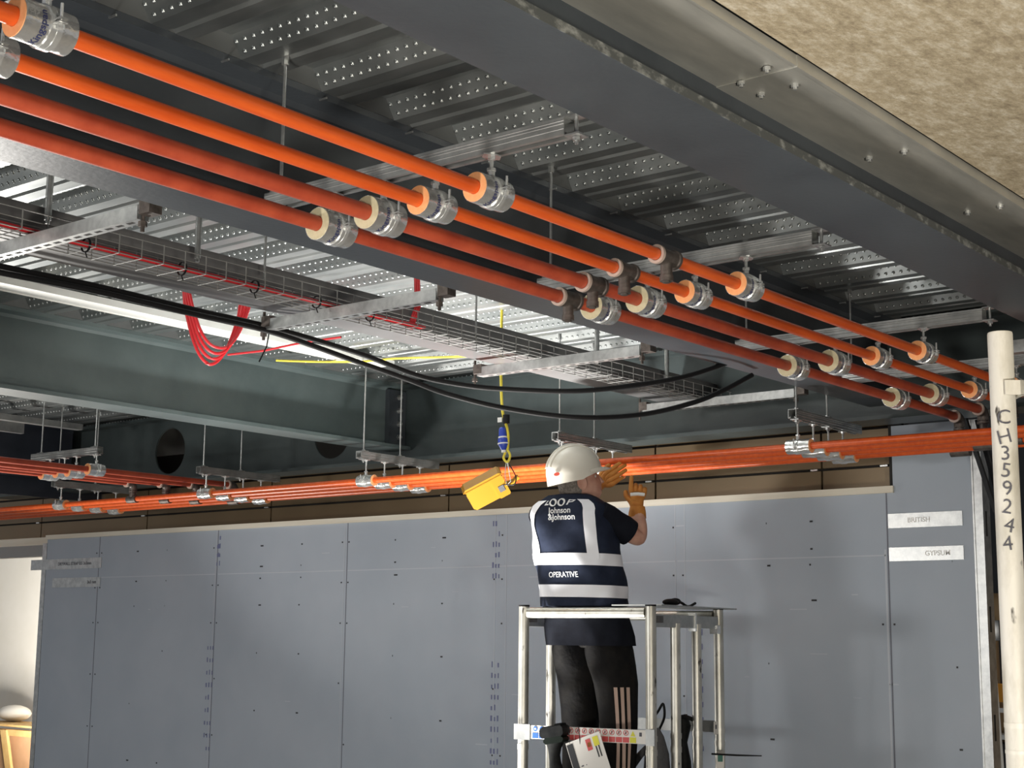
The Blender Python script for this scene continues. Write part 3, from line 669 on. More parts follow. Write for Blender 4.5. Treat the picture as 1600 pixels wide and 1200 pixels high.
ang = math.radians(28); ax = (Rv * math.cos(ang) + Uv * math.sin(ang)).normalized(); ay = (-Rv * math.sin(ang) + Uv * math.cos(ang)).normalized(); ay = (ay * .93 - Fv * .36).normalized(); az = ax.cross(ay).normalized()
FR = Matrix((ax, ay, az)).transposed().to_4x4(); FR.translation = bc
def rbox(mb, a, b, fr, c=.012):
    x0, y0, z0 = a; x1, y1, z1 = b
    poly = [(x0 + c, y0), (x1 - c, y0), (x1, y0 + c), (x1, y1 - c), (x1 - c, y1), (x0 + c, y1), (x0, y1 - c), (x0, y0 + c)]
    mx = fr.to_3x3()
    mb.prism(poly, fr @ Vector((0, 0, z0)), fr @ Vector((0, 0, z1)), mx @ Vector((1, 0, 0)), mx @ Vector((0, 1, 0)))
mb = MB().use(YBOX); rbox(mb, (-.098, -.055, -.035), (.085, .045, .030), FR); mb.build('box_body', YBOX, T)
mb = MB().use(YBOX); rbox(mb, (-.106, .040, -.042), (.092, .062, .038), FR, .014); rbox(mb, (.03, -.058, .028), (.087, .045, .036), FR, .006); mb.build('box_lid', YBOX, T)
mb = MB().use(YBOX); mb.tube([FR @ Vector((.085, -.02, 0)), FR @ Vector((.12, -.025, 0)), FR @ Vector((.150, -.015, 0))], .012, 10); mb.build('cable_gland', YBOX, T)
mb = MB().use(GREYC); mb.box((.045, -.03, .0362), (.072, .0, .0375), FR); mb.build('box_label', GREYC, T)
mb = MB().use(ZINC); mb.tube([at(791, 722, 0, 5.3), at(789, 742, 0, 5.27), at(792, 758, 0, 5.26), at(798, 752, 0, 5.26), at(793, 722, 0, 5.3)], .0022, 6); mb.build('wire_hook', ZINC, T)
mb = MB().use(BLACK); mb.tube(bez([at(796, 726, 0, 5.3), at(806, 745, 0, 5.26), at(803, 757, 0, 5.25), at(790, 757, 0, 5.25), FR @ Vector((.07, -.01, .03))]), .0028, 6); mb.build('short_lead', BLACK, T)

# ================================================================== METAL STRAPS AND STUDS ON THE PARTITION
def strap(pts, label, txt=None, dark=False, tx=0):
    (y0, z0), (y1, z1) = pts
    mb = MB().use(GALV).box((XW - .004, y1, z0), (XW - .0015, y0, z1))
    o = one(mb, 'metal_strap', GALV, label, 'metal strap', 'metal straps on the partition')
    if txt:
        tb = MB().use(MARK if dark else WHITE); put_text(tb, txt, .034, (XW - .0048, (y0 + y1) / 2 + tx, (z0 + z1) / 2), (0, -1, 0), (0, 0, 1), .0006)
        k = tb.build('strap_print', tb.mats[0], None); k.location = (0, 0, 0); k.parent = o; k.name = 'strap_print'
    return o
strap(((3.18, .553), (2.80, .624)), 'Upper galvanised strap on the partition beside the scaffold pole', 'BRITISH', tx=.03)
strap(((3.18, .391), (2.80, .458)), 'Lower galvanised strap on the partition beside the scaffold pole', 'GYPSUM', tx=-.06)
strap(((10.44, .492), (9.53, .572)), 'Upper printed galvanised strap at the bright end of the partition', 'DRYWALL STRAP 0.5 3x3mm', True, -.12)
strap(((10.14, .352), (9.53, .425)), 'Lower galvanised strap at the bright end of the partition', '3x3 mm', True, -.2)
mb = MB().use(GALV).box((XW + .0, 10.245, FLOOR_Z), (XW + .09, 10.30, .70)); mb.use(GREYP).box((XW + .02, 10.24, .60), (XW + .09, 11.2, .69)); mb.use(PALE).box((XW + .02, 10.26, .69), (XW + .09, 11.2, .75))
one(mb, 'end_stud', GALV, 'Galvanised end stud with offcuts where the partition meets the bright wall', 'stud')
mb = MB().use(GALV).box((XW + .004, 2.700, FLOOR_Z), (XW + .092, 2.745, 1.06)).box((XW + .0, 2.742, FLOOR_Z), (XW + .1, 2.7495, 1.06))
mb.use(CLADD)
for z in (-.95, -.45, .05, .5): mb.box((XW + .03, 2.6995, z), (XW + .05, 2.7005, z + .12))
one(mb, 'end_stud', GALV, 'Galvanised end stud closing the partition beside the scaffold pole', 'stud')
for i in range(3):
    t0 = at(1513 + i * 7, 700, 0, 7.3); t1 = at(1553 + i * 7, 1215, 0, 7.3)
    one(MB().tube([t0, t1], .010, 10), 'white_conduit', WHITE, 'Slim white conduit leaning behind the scaffold pole', 'conduit', 'leaning white conduits')
for i in range(2):
    t0 = at(1508 + i * 20, 655, 0, 6.72); t1 = at(1556 + i * 12, 800, 0, 6.80)
    one(MB().use(BLACK).box((-.004, -.026, 0), (.004, .026, (t1 - t0).length), Matrix.Translation(t0) @ (t1 - t0).to_track_quat('Z', 'X').to_matrix().to_4x4()), 'black_strap', BLACK,
        'Flat black strap hanging down at the partition end, %s of two' % PN[i], 'strap', 'black straps at the partition end')
# far things seen past the partition end
p = at(1543, 985, 0, 10.3)
T = thing('work_light', (p.x, p.y, p.z), 'Small glaring work light seen in the gap past the partition end', 'work light')
MB().use(mat('lamp_glow', (1, 1, 1), .5, emit=(1, .95, .85), strength=14)).ball(p, .045).build('lamp_lens', None, T)
MB().use(DARKP).tube([(p.x + .23, p.y, p.z - .42), (p.x + .23, p.y, p.z), (p.x + .08, p.y, p.z)], .012, 8).build('stand', None, T)
MB().use(DARKP).box((p.x + .03, p.y - .07, p.z - .07), (p.x + .09, p.y + .07, p.z + .07)).build('lamp_housing', None, T)
a = at(1550, 1085, 0, 10.3); one(MB().box((a.x, a.y - .25, a.z - .05), (a.x + .2, a.y + .2, a.z + .07)), 'orange_box', mat('orange_card', (.70, .30, .03), .6), 'Small orange box on a shelf past the partition end', 'box')
T = thing('shelf_rack', (a.x, a.y, FLOOR_Z), 'White framed shelf rack with dark contents past the partition end', 'shelf rack')
for zz in (-.12, -.30, -.56, -.82): MB().use(WHITE).box((a.x - .02, a.y - .8, a.z + zz), (a.x + .25, a.y + .4, a.z + zz + .03)).build('shelf', WHITE, T)
for zz in (-.55, -.81): MB().use(DARKP).box((a.x, a.y - .7, a.z + zz + .02), (a.x + .2, a.y + .35, a.z + zz + .22)).build('dark_bin', DARKP, T)
for yy in (-.8, .36): MB().use(WHITE).box((a.x - .02, a.y + yy, FLOOR_Z), (a.x + .02, a.y + yy + .04, a.z)).build('rack_post', WHITE, T)
# timber crate past the other end
c = at(28, 1165, 0, 8.9)
T = thing('timber_crate', (c.x, c.y, FLOOR_Z), 'New timber crate frame with plywood panel in front of the bright wall', 'crate')
zt = at(20, 1140, 0, 8.9).z; yl = at(-40, 1150, 0, 8.9).y; yr = at(60, 1150, 0, 8.9).y
MB().use(PLY).box((8.93, yr, FLOOR_Z), (8.95, yl, zt - .02)).build('plywood_panel', PLY, T)
MB().use(WOODB).box((8.88, yr, zt - .06), (8.93, yl, zt)).build('top_rail', WOODB, T)
MB().use(WOODB).box((8.86, yr - .1, zt + .03), (9.3, yl, zt + .05)).build('loose_board', WOODB, T)
b0 = at(10, 1140, 0, 8.9); b1 = at(28, 1210, 0, 8.9)
MB().use(WOODB).prism([(-.05, 0), (.05, 0), (.05, .03), (-.05, .03)], (8.86, b0.y, b0.z), (8.86, b1.y, b1.z - .3), (0, 1, 0), (1, 0, 0)).build('diagonal_brace', WOODB, T)
c = at(22, 1126, 0, 9.2); one(MB().ball((9.2, c.y, zt + .05 + .085), .14, 14, 8, (1, 1.6, .6)), 'rubble_sack', OFFW, 'Pale sack slumped on top of the timber crate', 'sack')

# ================================================================== SCAFFOLD POLE in front, at the edge of the view
P0 = Vector((3.0, 1.113, 0.0)); top = .633
T = thing('scaffold_pole', (3.0, 1.113, FLOOR_Z), 'Tall mortar-whitened aluminium scaffold pole with pen marking', 'scaffold pole')
mb = MB().use(ALUW).tube([(3.0, 1.113, FLOOR_Z + .02), (3.0, 1.113, top - .004), (3.0, 1.113, top)], [.0254, .0254, .0244], 28)
mb.ring((3.0, 1.113, -.165), (3.0, 1.113, -.155), .0262, .02, 28).ring((3.0, 1.113, -.215), (3.0, 1.113, -.208), .0262, .02, 28)
tubeo = mb.build('pole_tube', ALUW, T)
MB().use(ALUW).box((2.95, 1.063, FLOOR_Z), (3.05, 1.163, FLOOR_Z + .02)).build('foot_plate', ALUW, T)
mk = MB().use(MARK); d = Vector((-3.0, -1.113, 0)).normalized(); sx = Vector((-d.y, d.x, 0)) * 1.0
tx_ = Vector((0, 0, 1)).cross(d).normalized()
zs = [.452, .412, .378, .343, .307, .270, .232, .196, .165]
random.seed(11)
for ch, z in zip('CH359244', zs):
    V, Fc = text_mesh(ch, .042, -.0002)
    rot = random.uniform(-.25, .25); jx = random.uniform(-.003, .003)
    pts = []
    for p in V:
        a, b = p.x * math.cos(rot) - p.y * math.sin(rot) + jx, p.x * math.sin(rot) + p.y * math.cos(rot)
        th = a / .0262
        pts.append(Vector((3.0, 1.113, z + b)) + (d * math.cos(th) + tx_ * math.sin(th)) * .0273)
    k = mk.add(pts)
    for f in Fc: mk.face([k + i for i in f])
mk.build('pen_marking', MARK, T)
# hooked brace gripping the pole, running out of view
bz = .447 + .105; Rdir = Vector((R_[0][0], R_[0][1], 0)).normalized()
bz = at(1590, 606, 0, 3.0).z
T = thing('scaffold_brace', (3.0, 1.06, bz), 'Horizontal scaffold brace hooked on the whitened pole', 'scaffold brace')
mb = MB().use(ALUW).tube([Vector((3.0, 1.113, bz)) + Rdir * .058, Vector((3.0, 1.113, bz)) + Rdir * .9], .0135, 14); mb.build('brace_tube', ALUW, T)
FRm = Matrix((Rdir, Vector((0, 0, 1)).cross(Rdir), Vector((0, 0, 1)))).transposed().to_4x4(); FRm.translation = Vector((3.0, 1.113, bz))
mb = MB().use(ALUW); mb.box((.030, -.012, -.0115), (.075, .012, .0115), FRm); mb.box((-.005, -.033, -.016), (.034, -.027, .014), FRm); mb.box((-.005, .027, -.016), (.034, .033, .014), FRm); mb.box((.026, -.033, -.016), (.036, .033, .014), FRm); mb.build('brace_hook', ALUW, T)
T2 = at(1590, 560, 0, 6.1)
mb = MB().use(GALV).box((5.2, 1.35, 1.02), (5.245, 1.93, 1.065)); one(mb, 'side_channel', GALV, 'Galvanised channel end showing behind the top of the scaffold pole', 'support channel')

# ================================================================== PODIUM (work platform) round the worker
PA = math.radians(8); U = Vector((math.cos(PA), math.sin(PA), 0)); Vv = Vector((math.sin(PA), -math.cos(PA), 0))
FLp = Vector((5.563, 4.375, 0)); ZT = .150
def pp(u, v, z): return FLp + U * u + Vv * v + Vector((0, 0, z))
LU, LV = .765, .652
ZPL = -.935
T = thing('podium_tower', pp(.4, .33, FLOOR_Z), 'Scuffed aluminium podium tower with guard rail round the worker', 'podium tower')
PFR = Matrix((U, Vv * -1, Vector((0, 0, 1)))).transposed().to_4x4(); PFR.translation = FLp      # x along U, y against Vv
def post(u, v, z0, z1, r=.0245, cap=True, name='upright'):
    mb = MB().use(ALU).tube([pp(u, v, z0), pp(u, v, z1)], r, 18)
    if cap:
        mb.use(BLACK).tube([pp(u, v, z1 - .004), pp(u, v, z1 + .004)], r + .001, 18)
    mb.use(ALU)
    if z0 < -1:
        for z in (-.43, -.49): mb.ring(pp(u, v, z - .012), pp(u, v, z + .012), r + .0022, r - .002, 18)
    return mb.build(name, ALU, T)
for u in (0, LU):
    for v in (0, LV): post(u, v, FLOOR_Z + .08, ZT)
for v in (0, LV):
    for u in (.26, .50): post(u, v, FLOOR_Z + .25, .075, .0235, False, 'ladder_stile')
mb = MB().use(ALU).tube([pp(0, .024, .118), pp(0, LV - .024, .118)], .0245, 18); mb.build('front_rail', ALU, T)
mb = MB().use(ALU).tube([pp(LU, .024, .118), pp(LU, LV - .024, .118)], .0245, 18); mb.build('back_rail', ALU, T)
for v in (0, LV):
    mb = MB().use(GALVD); mb.box((.03, -v - .012, .055), (LU - .03, -v + .012, .112), PFR); mb.build('side_beam', GALVD, T)
    mb = MB().use(GREYC); mb.box((.03, -v - .02, .075), (.09, -v + .02, .105), PFR); mb.build('rail_bracket', GREYC, T)
    MB().use(ZINC).box((.45, -v - .018, .04), (.465, -v + .018, .125), PFR).build('rail_latch', ZINC, T); MB().use(ZINC).box((LU - .06, -v - .02, .03), (LU - .02, -v + .02, .07), PFR).build('rail_latch', ZINC, T)
    for z in (-.40, -.65, -1.2): MB().use(ALU).tube([pp(.02, v, z - .25), pp(LU - .02, v, z - .25)], .016, 12).build('rung', ALU, T)
MB().use(GALVD).box((0, -LV, ZPL - .05), (LU, 0, ZPL), PFR).build('platform_deck', GALVD, T)
for u in (0, LU):
    for v in (0, LV): MB().use(BLACK).tube([pp(u - .012, v, FLOOR_Z + .05), pp(u + .012, v, FLOOR_Z + .05)], .05, 20).build('castor', BLACK, T)
# board with safety stickers across the front
zb0, zb1 = -.452, -.392
mb = MB().use(SWHT).box((-.030, -LV + .0, zb0), (-.026, 0.0, zb1), PFR); brd = mb.build('sticker_board', SWHT, T)
for ya, yb in ((-.055, .03), (-LV - .03, -LV + .012)): MB().use(GALVD).box((-.034, ya, zb0 - .006), (-.024, yb, zb1 + .004), PFR).build('board_clip', GALVD, brd)
def bq(mb, m, v0, v1, z0, z1): mb.use(m).box((-.0312, -v1, z0), (-.0298, -v0, z1), PFR)
def disc(mb, m, v, z, r, r2=None, off=0):
    mb.use(m); c = PFR @ Vector((-.0308 - off, -v, z)); c2 = PFR @ Vector((-.0316 - off, -v, z))
    if r2: mb.ring(c, c2, r, r2, 18)
    else: mb.tube([c, c2], r, 18)
st = MB()
for k in range(4):
    v = .082 + .034 * k; disc(st, SBLUE, v, -.407, .0115); bq(st, SBLUE, v - .015, v + .015, -.449, -.425)
    st.use(SWHT).box((-.0322, -v - .005, -.411), (-.0315, -v + .005, -.404), PFR)
for k in range(10):
    v = .232 + .0345 * k; disc(st, SRED, v, -.407, .0125, .0098); st.use(MARK).box((-.0316, -v - .002, -.413), (-.0308, -v + .003, -.401), PFR)
    a = PFR @ Vector((-.0313, -v - .008, -.400)); b = PFR @ Vector((-.0313, -v + .008, -.414)); st.use(SRED).tube([a, b], .0012, 4)
    bq(st, SRED, v - .0155, v + .0155, -.449, -.426)
k = st.use(SYEL).add([PFR @ Vector((-.0316, -v_, z_)) for v_, z_ in ((.565, -.421), (.589, -.421), (.577, -.397))]); st.face([k, k + 1, k + 2])
bq(st, SYEL, .562, .592, -.449, -.425); bq(st, MARK, .608, .620, -.420, -.403)
st.build('sticker_print', SRED, brd)
# emergency-phone style sticker and board on the far rail
mb = MB().use(GALVD).box((LU + .022, -LV, -.44), (LU + .03, 0, -.385), PFR); mb.build('back_board', GALVD, T)
mb = MB().use(SWHT).box((LU - .07, -LV - .003, -.445), (LU - .03, -LV + .001, -.385), PFR); mb.use(MARK).box((LU - .06, -LV - .004, -.42), (LU - .045, -LV - .002, -.40), PFR); mb.build('square_sticker', SWHT, T)
# green tag on the right upright
tg = thing('inspection_tag', pp(0.80, LV + .03, -.56), 'White and green inspection tag tied to a podium upright', 'tag')
c = at(1126, 1186, 0, pp(LU, LV, 0).x - .06)
fr = Matrix((Vector(R_[0]), Vector(R_[2]), Vector((0, 0, 1)))).transposed().to_4x4(); fr.translation = c

mb = MB().use(SWHT).box((-.020, -.001, -.085), (.016, .001, .036), fr); mb.build('tag_card', SWHT, tg)
mb = MB().use(SGRN).box((-.014, -.002, -.012), (.010, -.0005, .022), fr); mb.build('tag_print', SGRN, tg)
one(MB().tube([at(1112, 1178, 0, 6.30), at(1150, 1180, 0, 6.31), at(1190, 1181, 0, 6.33)], [.0045, .0045, .0025], 8), 'black_rod', BLACK, 'Thin black rod sticking out sideways from the podium', 'rod')
# flat plate and straps lying on top of the rails
mb = MB().use(GALVD).box((.05, -LV - .03, .150), (.93, -LV + .22, .156), PFR)
one(mb, 'flat_plate', GALVD, 'Thin grey plate lying over the top of the podium rails', 'plate')
mb = MB().use(TOOL)
c = pp(.30, LV - .04, .172); mb.ball(c, .016, 12, 8, (3.2, 2.2, 1.0)); mb.ball(c + U * .05 + Vector((0, 0, .004)), .014, 12, 8, (2.4, 1.8, 1.2)); 
pts = [c + U * (.04 + .03 * i) + Vector((0, 0, -.006 + .010 * math.sin(i * .9))) for i in range(9)]
mb.tube(pts, .0065, 8)
one(mb, 'tool_strap', TOOL, 'Black pouch and strap lying on the grey plate over the podium rails', 'strap')
# cordless tool hanging at the front board
tp = pp(-.06, .205, -.43); tf = Matrix((Vv, U * -1, Vector((0, 0, 1)))).transposed().to_4x4(); tf.translation = tp
T3 = thing('cordless_drill', tp, 'Black cordless drill hanging head down at the podium board', 'power tool')
mx = Matrix.Rotation(math.radians(10), 4, 'Y')
TB = tf @ Matrix.Rotation(math.radians(-10), 4, 'Y')
TX = TB @ Matrix.Rotation(PI / 2, 4, 'X')
mb = MB().use(TOOL); rbox(mb, (-.060, -.006, -.040), (.060, .040, .030), TX, .010); mb.build('battery', TOOL, T3)
mb = MB().use(TOOL); rbox(mb, (.018, .038, -.034), (.050, .050, .022), TX, .004); rbox(mb, (-.050, .038, -.034), (-.004, .044, .022), TX, .003); mb.build('battery_latch', TOOL, T3)
mb = MB().use(TOOLG); rbox(mb, (-.050, -.034, -.034), (.052, -.006, .026), TX, .010); mb.build('battery_shoe', TOOLG, T3)
mb = MB().use(TOOL).loft([[tf @ Vector((cx_ + a * math.cos(2 * PI * j / 16), .0 + b * math.sin(2 * PI * j / 16), z)) for j in range(16)] for cx_, z, a, b in ((-.004, -.03, .044, .032), (-.006, -.055, .032, .028), (-.006, -.085, .026, .025), (-.002, -.115, .027, .025), (.004, -.145, .032, .026), (.010, -.17, .042, .030), (.016, -.20, .050, .034), (.02, -.225, .048, .034))]); mb.build('grip', TOOL, T3)
mb = MB().use(TOOLG).tube([tf @ Vector((-.062, 0, -.232)), tf @ Vector((-.055, 0, -.232)), tf @ Vector((-.01, 0, -.230)), tf @ Vector((.050, 0, -.226)), tf @ Vector((.072, 0, -.224)), tf @ Vector((.10, 0, -.222))], [.026, .034, .037, .037, .030, .024], 18); mb.build('motor_housing', TOOLG, T3)
mb = MB().use(TOOL).tube([tf @ Vector((.10, 0, -.222)), tf @ Vector((.112, 0, -.221)), tf @ Vector((.135, 0, -.220)), tf @ Vector((.142, 0, -.220))], [.024, .022, .018, .010], 16); mb.build('chuck', TOOL, T3)
for x0_, x1_, z_ in ((-.046, -.006, .018), (-.030, .006, .003)):
    MB().use(WHITE).box((x0_, z_, .0300), (x1_, z_ + .005, .0312), TX).build('battery_print', WHITE, T3)
# printed instruction card hanging by ties
cardf = tf @ Matrix.Translation((.125, .012, -.03)) @ Matrix.Rotation(math.radians(-20), 4, 'Y').inverted() @ Matrix.Identity(4)
cardf = tf @ Matrix.Translation((.125, .012, -.03)) @ Matrix.Rotation(math.radians(-20), 4, Vector((0, 1, 0)))
T4 = thing('instruction_card', tp + Vv * .15, 'White printed safety card hanging crooked from the podium board', 'card')
mb = MB().use(SWHT).box((-.065, -.001, -.34), (.115, .001, .02), cardf); cd = mb.build('card_sheet', SWHT, T4)
mb = MB(); q = lambda m, x0, x1, z0, z1: mb.use(m).box((x0, .0012, z0), (x1, .0022, z1), cardf)
tf_front = 1
def q(m, x0, x1, z0, z1): mb.use(m).box((x0, -.0024, z0), (x1, -.0012, z1), cardf).box((x0, .0012, z0), (x1, .0024, z1), cardf)
q(DARKP, -.062, -.030, -.20, .010)
q(SRED, .035, .060, -.045, .005); q(SYEL, .072, .100, -.035, .006); q(DARKP, .076, .082, -.085, -.035); q(DARKP, .090, .096, -.085, -.035); q(YBOX, .040, .058, -.03, -.01)
for i in range(7): q(MARK, .005 + .028 * (i % 3), .009 + .028 * (i % 3), -.10 - .03 * i, -.096 - .03 * i)
for i in range(3): q(SBLUE, .0, .034, -.125 - .009 * i, -.122 - .009 * i)
q(SYEL, .018, .034, -.165, -.150); q(SRED, .03, .09, -.22, -.185); q(SPINK, .038, .082, -.212, -.193)
for i in range(8): q(MARK, -.02, -.008, -.10 - .014 * i, -.095 - .014 * i)
mb.build('card_print', MARK, T4)
for dx in (.055, .107):
    a = tf @ Vector((dx + .02, .02, .045)); b = tf @ Vector((dx + .025, .008, -.06)); c_ = tf @ Vector((dx + .05, .006, -.10))
    MB().use(BLACK).tube([a, b, c_], .0022, 6).build('card_tie', BLACK, T4)
# grey cloth bag and a dark tool at the side frame
bx = pp(.42, LV - .09, -.5)
T5 = thing('tool_bag', bx, 'Grey cloth tool bag hanging inside the podium frame', 'bag')
rg = []
for z, a, b, cx in ((-.40, .02, .02, -.13), (-.44, .05, .035, -.12), (-.52, .08, .05, -.11), (-.60, .09, .055, -.11), (-.70, .08, .05, -.11)):
    rg.append([pp(.42, LV - .10 - .1 + .1, z) + U * (cx + a * math.cos(2 * PI * j / 16)) + Vv * (b * math.sin(2 * PI * j / 16) - .02) for j in range(16)])
MB().use(GREYC).loft(rg).build('bag_body', GREYC, T5)
mb = MB().use(TOOL).tube(bez([at(1018, 1125, 0, 6.0), at(1028, 1112, 0, 6.0), at(1036, 1100, 0, 6.0), at(1038, 1120, 0, 6.0), at(1030, 1140, 0, 6.0)]), .006, 8); mb.build('carry_strap', TOOL, T5)
mb = MB().use(GREYC).tube([at(988, 1196, 0, 5.9), at(1000, 1180, 0, 5.9), at(1014, 1165, 0, 5.95), at(1024, 1150, 0, 6.0)], [.018, .016, .014, .013], 12); mb.build('bag_handle', GREYC, T5)
T6 = thing('cutting_tool', at(1068, 1160, 0, 6.15), 'Black hand tool hanging behind the podium side frame', 'power tool')
mb = MB().use(TOOL).tube([at(1064, 1118, 0, 6.15), at(1068, 1135, 0, 6.15), at(1066, 1160, 0, 6.15), at(1070, 1190, 0, 6.15), at(1068, 1215, 0, 6.15)], [.03, .036, .024, .030, .042], 14); mb.build('tool_body', TOOL, T6)
mb = MB().use(TOOL).tube([at(1056, 1124, 0, 6.13), at(1070, 1119, 0, 6.13), at(1082, 1124, 0, 6.13)], .010, 10); mb.build('tool_handle', TOOL, T6)

# ================================================================== WORKER
YAW = math.radians(8); Fd = Vector((math.cos(YAW), math.sin(YAW), 0)); Rd = Vector((math.sin(YAW), -math.cos(YAW), 0)); Z = Vector((0, 0, 1))
W = thing('person', (5.76, 4.12, ZPL), 'Worker in white helmet and navy reflective vest reaching up to the pipes', 'person')
def cy(z): return 4.135 + (4.235 - 4.135) * max(-.2, min(1, (z + .05) / .65))     # spine leans a little
def cx(z): return 5.765 - .02 * max(0, min(1, z / .6))
def ctr(z): return Vector((cx(z), cy(z), z))
TORSO = [(-.04, .206, .156), (.05, .200, .148), (.15, .192, .134), (.25, .194, .134), (.35, .193, .136), (.45, .192, .136), (.52, .192, .132), (.58, .186, .122), (.625, .164, .106), (.655, .122, .088), (.680, .080, .072)]
def tor(z):
    for (z0, a0, b0), (z1, a1, b1) in zip(TORSO[:-1], TORSO[1:]):
        if z <= z1: t = max(0, (z - z0) / (z1 - z0)); return a0 + (a1 - a0) * t, b0 + (b1 - b0) * t
    return TORSO[-1][1:]
def tpt(th, z, off=0.0):
    """th=0 is the right side, -90deg the back"""
    a, b = tor(z); a += off; b += off
    c, s = math.cos(th), math.sin(th); e = 2 / 2.5
    wr = .004 * math.sin(th * 5 + z * 23) + .003 * math.sin(th * 9 - z * 31)
    return ctr(z) + Rd * ((a + wr) * math.copysign(abs(c) ** e, c)) + Fd * ((b + wr) * math.copysign(abs(s) ** e, s))
def shell(zs, off, n=64, th0=0, th1=2 * PI): return [[tpt(th0 + (th1 - th0) * j / n, z, off) for j in range(n)] for z in zs]
zz = [-.005 + i * (.650) / 40 for i in range(41)]
mb = MB().use(NPOLO).loft(shell([-.03 + i * .044 for i in range(17)], .006)); mb.build('shirt', NPOLO, W)
mb = MB().use(NVEST).loft(shell([.150 + i * (.672 - .150) / 34 for i in range(35)], .016)); vest = mb.build('vest', NVEST, W)
def band(z0, z1, th0, th1, off=.0185, n=48, tilt=0.0, m=REFL, name='reflective_band'):
    mb = MB().use(m); K = 4
    k = mb.add([tpt(th0 + (th1 - th0) * j / n, z0 + (z1 - z0) * i / K + tilt * math.cos(th0 + (th1 - th0) * j / n), off) for i in range(K + 1) for j in range(n + 1)])
    for i in range(K):
        for j in range(n): mb.face([k + i * (n + 1) + j, k + i * (n + 1) + j + 1, k + (i + 1) * (n + 1) + j + 1, k + (i + 1) * (n + 1) + j], True)
    return mb.build(name, m, vest)
band(.337, .393, 0, 2 * PI, tilt=-.004, n=80); band(.190, .247, 0, 2 * PI, tilt=-.004, n=80)
def vp_(r, z, off, sg=-1):
    a, b = tor(z); q = min(.999, abs(r) / (a + off)); th = math.acos(q ** 1.25)
    if r < 0: th = PI - th
    return tpt(sg * th, z, off)
def vstrap(r0, wd, front):
    """vertical tape over the shoulder at distance r0 from the spine"""
    mb = MB().use(REFL); rows = []
    for i in range(26):
        z = .365 + i * (.645 - .365) / 25; a, b = tor(z)
        row = []
        lim = .97 * a - wd / 2; rc_ = math.copysign(min(abs(r0), max(.03, lim)), r0)
        for w_ in (-wd / 2, 0, wd / 2):
            r = rc_ + w_
            row.append(vp_(r, z, .0205, 1 if front else -1))
        rows.append(row)
    k = mb.add([p for r in rows for p in r])
    for i in range(25):
        for j in range(2): mb.face([k + i * 3 + j, k + i * 3 + j + 1, k + (i + 1) * 3 + j + 1, k + (i + 1) * 3 + j], True)
    mb.build('reflective_band', REFL, vest)
for r0 in (-.160, .146): vstrap(r0, .048, False); vstrap(r0, .048, True)
# lettering wrapped on the back of the vest
def back_text(body, size, rc, zc, bold=.0006, sx=1.0, shear=0, parent=vest, name='back_print'):
    V, Fc = text_mesh(body, size, bold, shear); tb = MB().use(PRINT); pts = []
    for p in V:
        pts.append(vp_(rc + p.x * sx, zc + p.y, .0185))
    k = tb.add(pts)
    for f in Fc: tb.face([k + i for i in f])
    tb.build(name, PRINT, parent)
back_text('Johnson', .040, .004, .592, sx=.95); back_text('&Johnson', .040, .012, .560, sx=.95); back_text('OPERATIVE', .036, -.016, .292, .0004, sx=.88)
def glyph(polys):
    polys = [[(r + .034, z) for r, z in q] for q in polys]
    tb = MB().use(PRINT)
    for poly in polys:
        pts = []
        for r, z in poly:
            pts.append(vp_(r, z, .0195))
        k = tb.add(pts); tb.face([k + i for i in range(len(pts))])
    tb.build('back_print', PRINT, vest)
def crescent(r, z, rx, rz):
    out = [(r + rx * math.cos(t), z + rz * math.sin(t)) for t in [PI * .35 + PI * 1.15 * i / 12 for i in range(13)]]
    inn = [(r + rx * .25 + rx * .80 * math.cos(t), z + rz * .1 + rz * .80 * math.sin(t)) for t in [PI * .35 + PI * 1.15 * i / 12 for i in range(12, -1, -1)]]
    return out + inn
gz = .632
glyph([[(-.118, gz - .012), (-.092, gz - .012), (-.092, gz - .007), (-.108, gz - .005), (-.100, gz + .010), (-.108, gz + .010)],
       crescent(-.070, gz, .021, .019), [(p[0] * -1 - .140 + 0.0, 2 * gz - p[1]) for p in crescent(-.070, gz, .021, .019)],
       crescent(-.025, gz, .021, .019), [(p[0] * -1 - .050, 2 * gz - p[1]) for p in crescent(-.025, gz, .021, .019)],
       [(.004, gz - .014), (.012, gz - .014), (.020, gz + .012), (.012, gz + .012)], [(.012, gz + .012), (.046, gz + .010), (.036, gz - .001), (.016, gz - .003), (.017, gz + .001), (.032, gz + .003), (.036, gz + .007), (.014, gz + .008)]])
# trousers: seat and two legs
def leg(sg, name):
    mb = MB().use(TROU); rg = []
    for z, dx, dr, a, b in ((.02, 0, .080, .104, .120), (-.05, 0, .084, .110, .130), (-.12, .0, .088, .110, .126), (-.20, .005, .094, .098, .112), (-.32, .012, .098, .088, .100), (-.45, .018, .100, .082, .092), (-.58, .012, .100, .080, .088), (-.72, .0, .100, .074, .082), (-.84, -.01, .100, .068, .078), (-.895, -.01, .10, .070, .082)):
        c = Vector((5.765 + dx, 4.10 + .035 * min(1, max(0, (z + .2) / .2)), z)) + Rd * (sg * dr)
        rg.append([c + Rd * (a * math.cos(2 * PI * j / 28) * (1 + .03 * math.sin(z * 40 + j))) + Fd * (b * math.sin(2 * PI * j / 28) * (1 + .03 * math.sin(z * 33 + j * 1.7))) for j in range(28)])
    mb.loft(rg, True, True); o = mb.build(name, TROU, W); return o, rg
LR, rgR = leg(1, 'trouser_leg'); LL, rgL = leg(-1, 'trouser_leg')
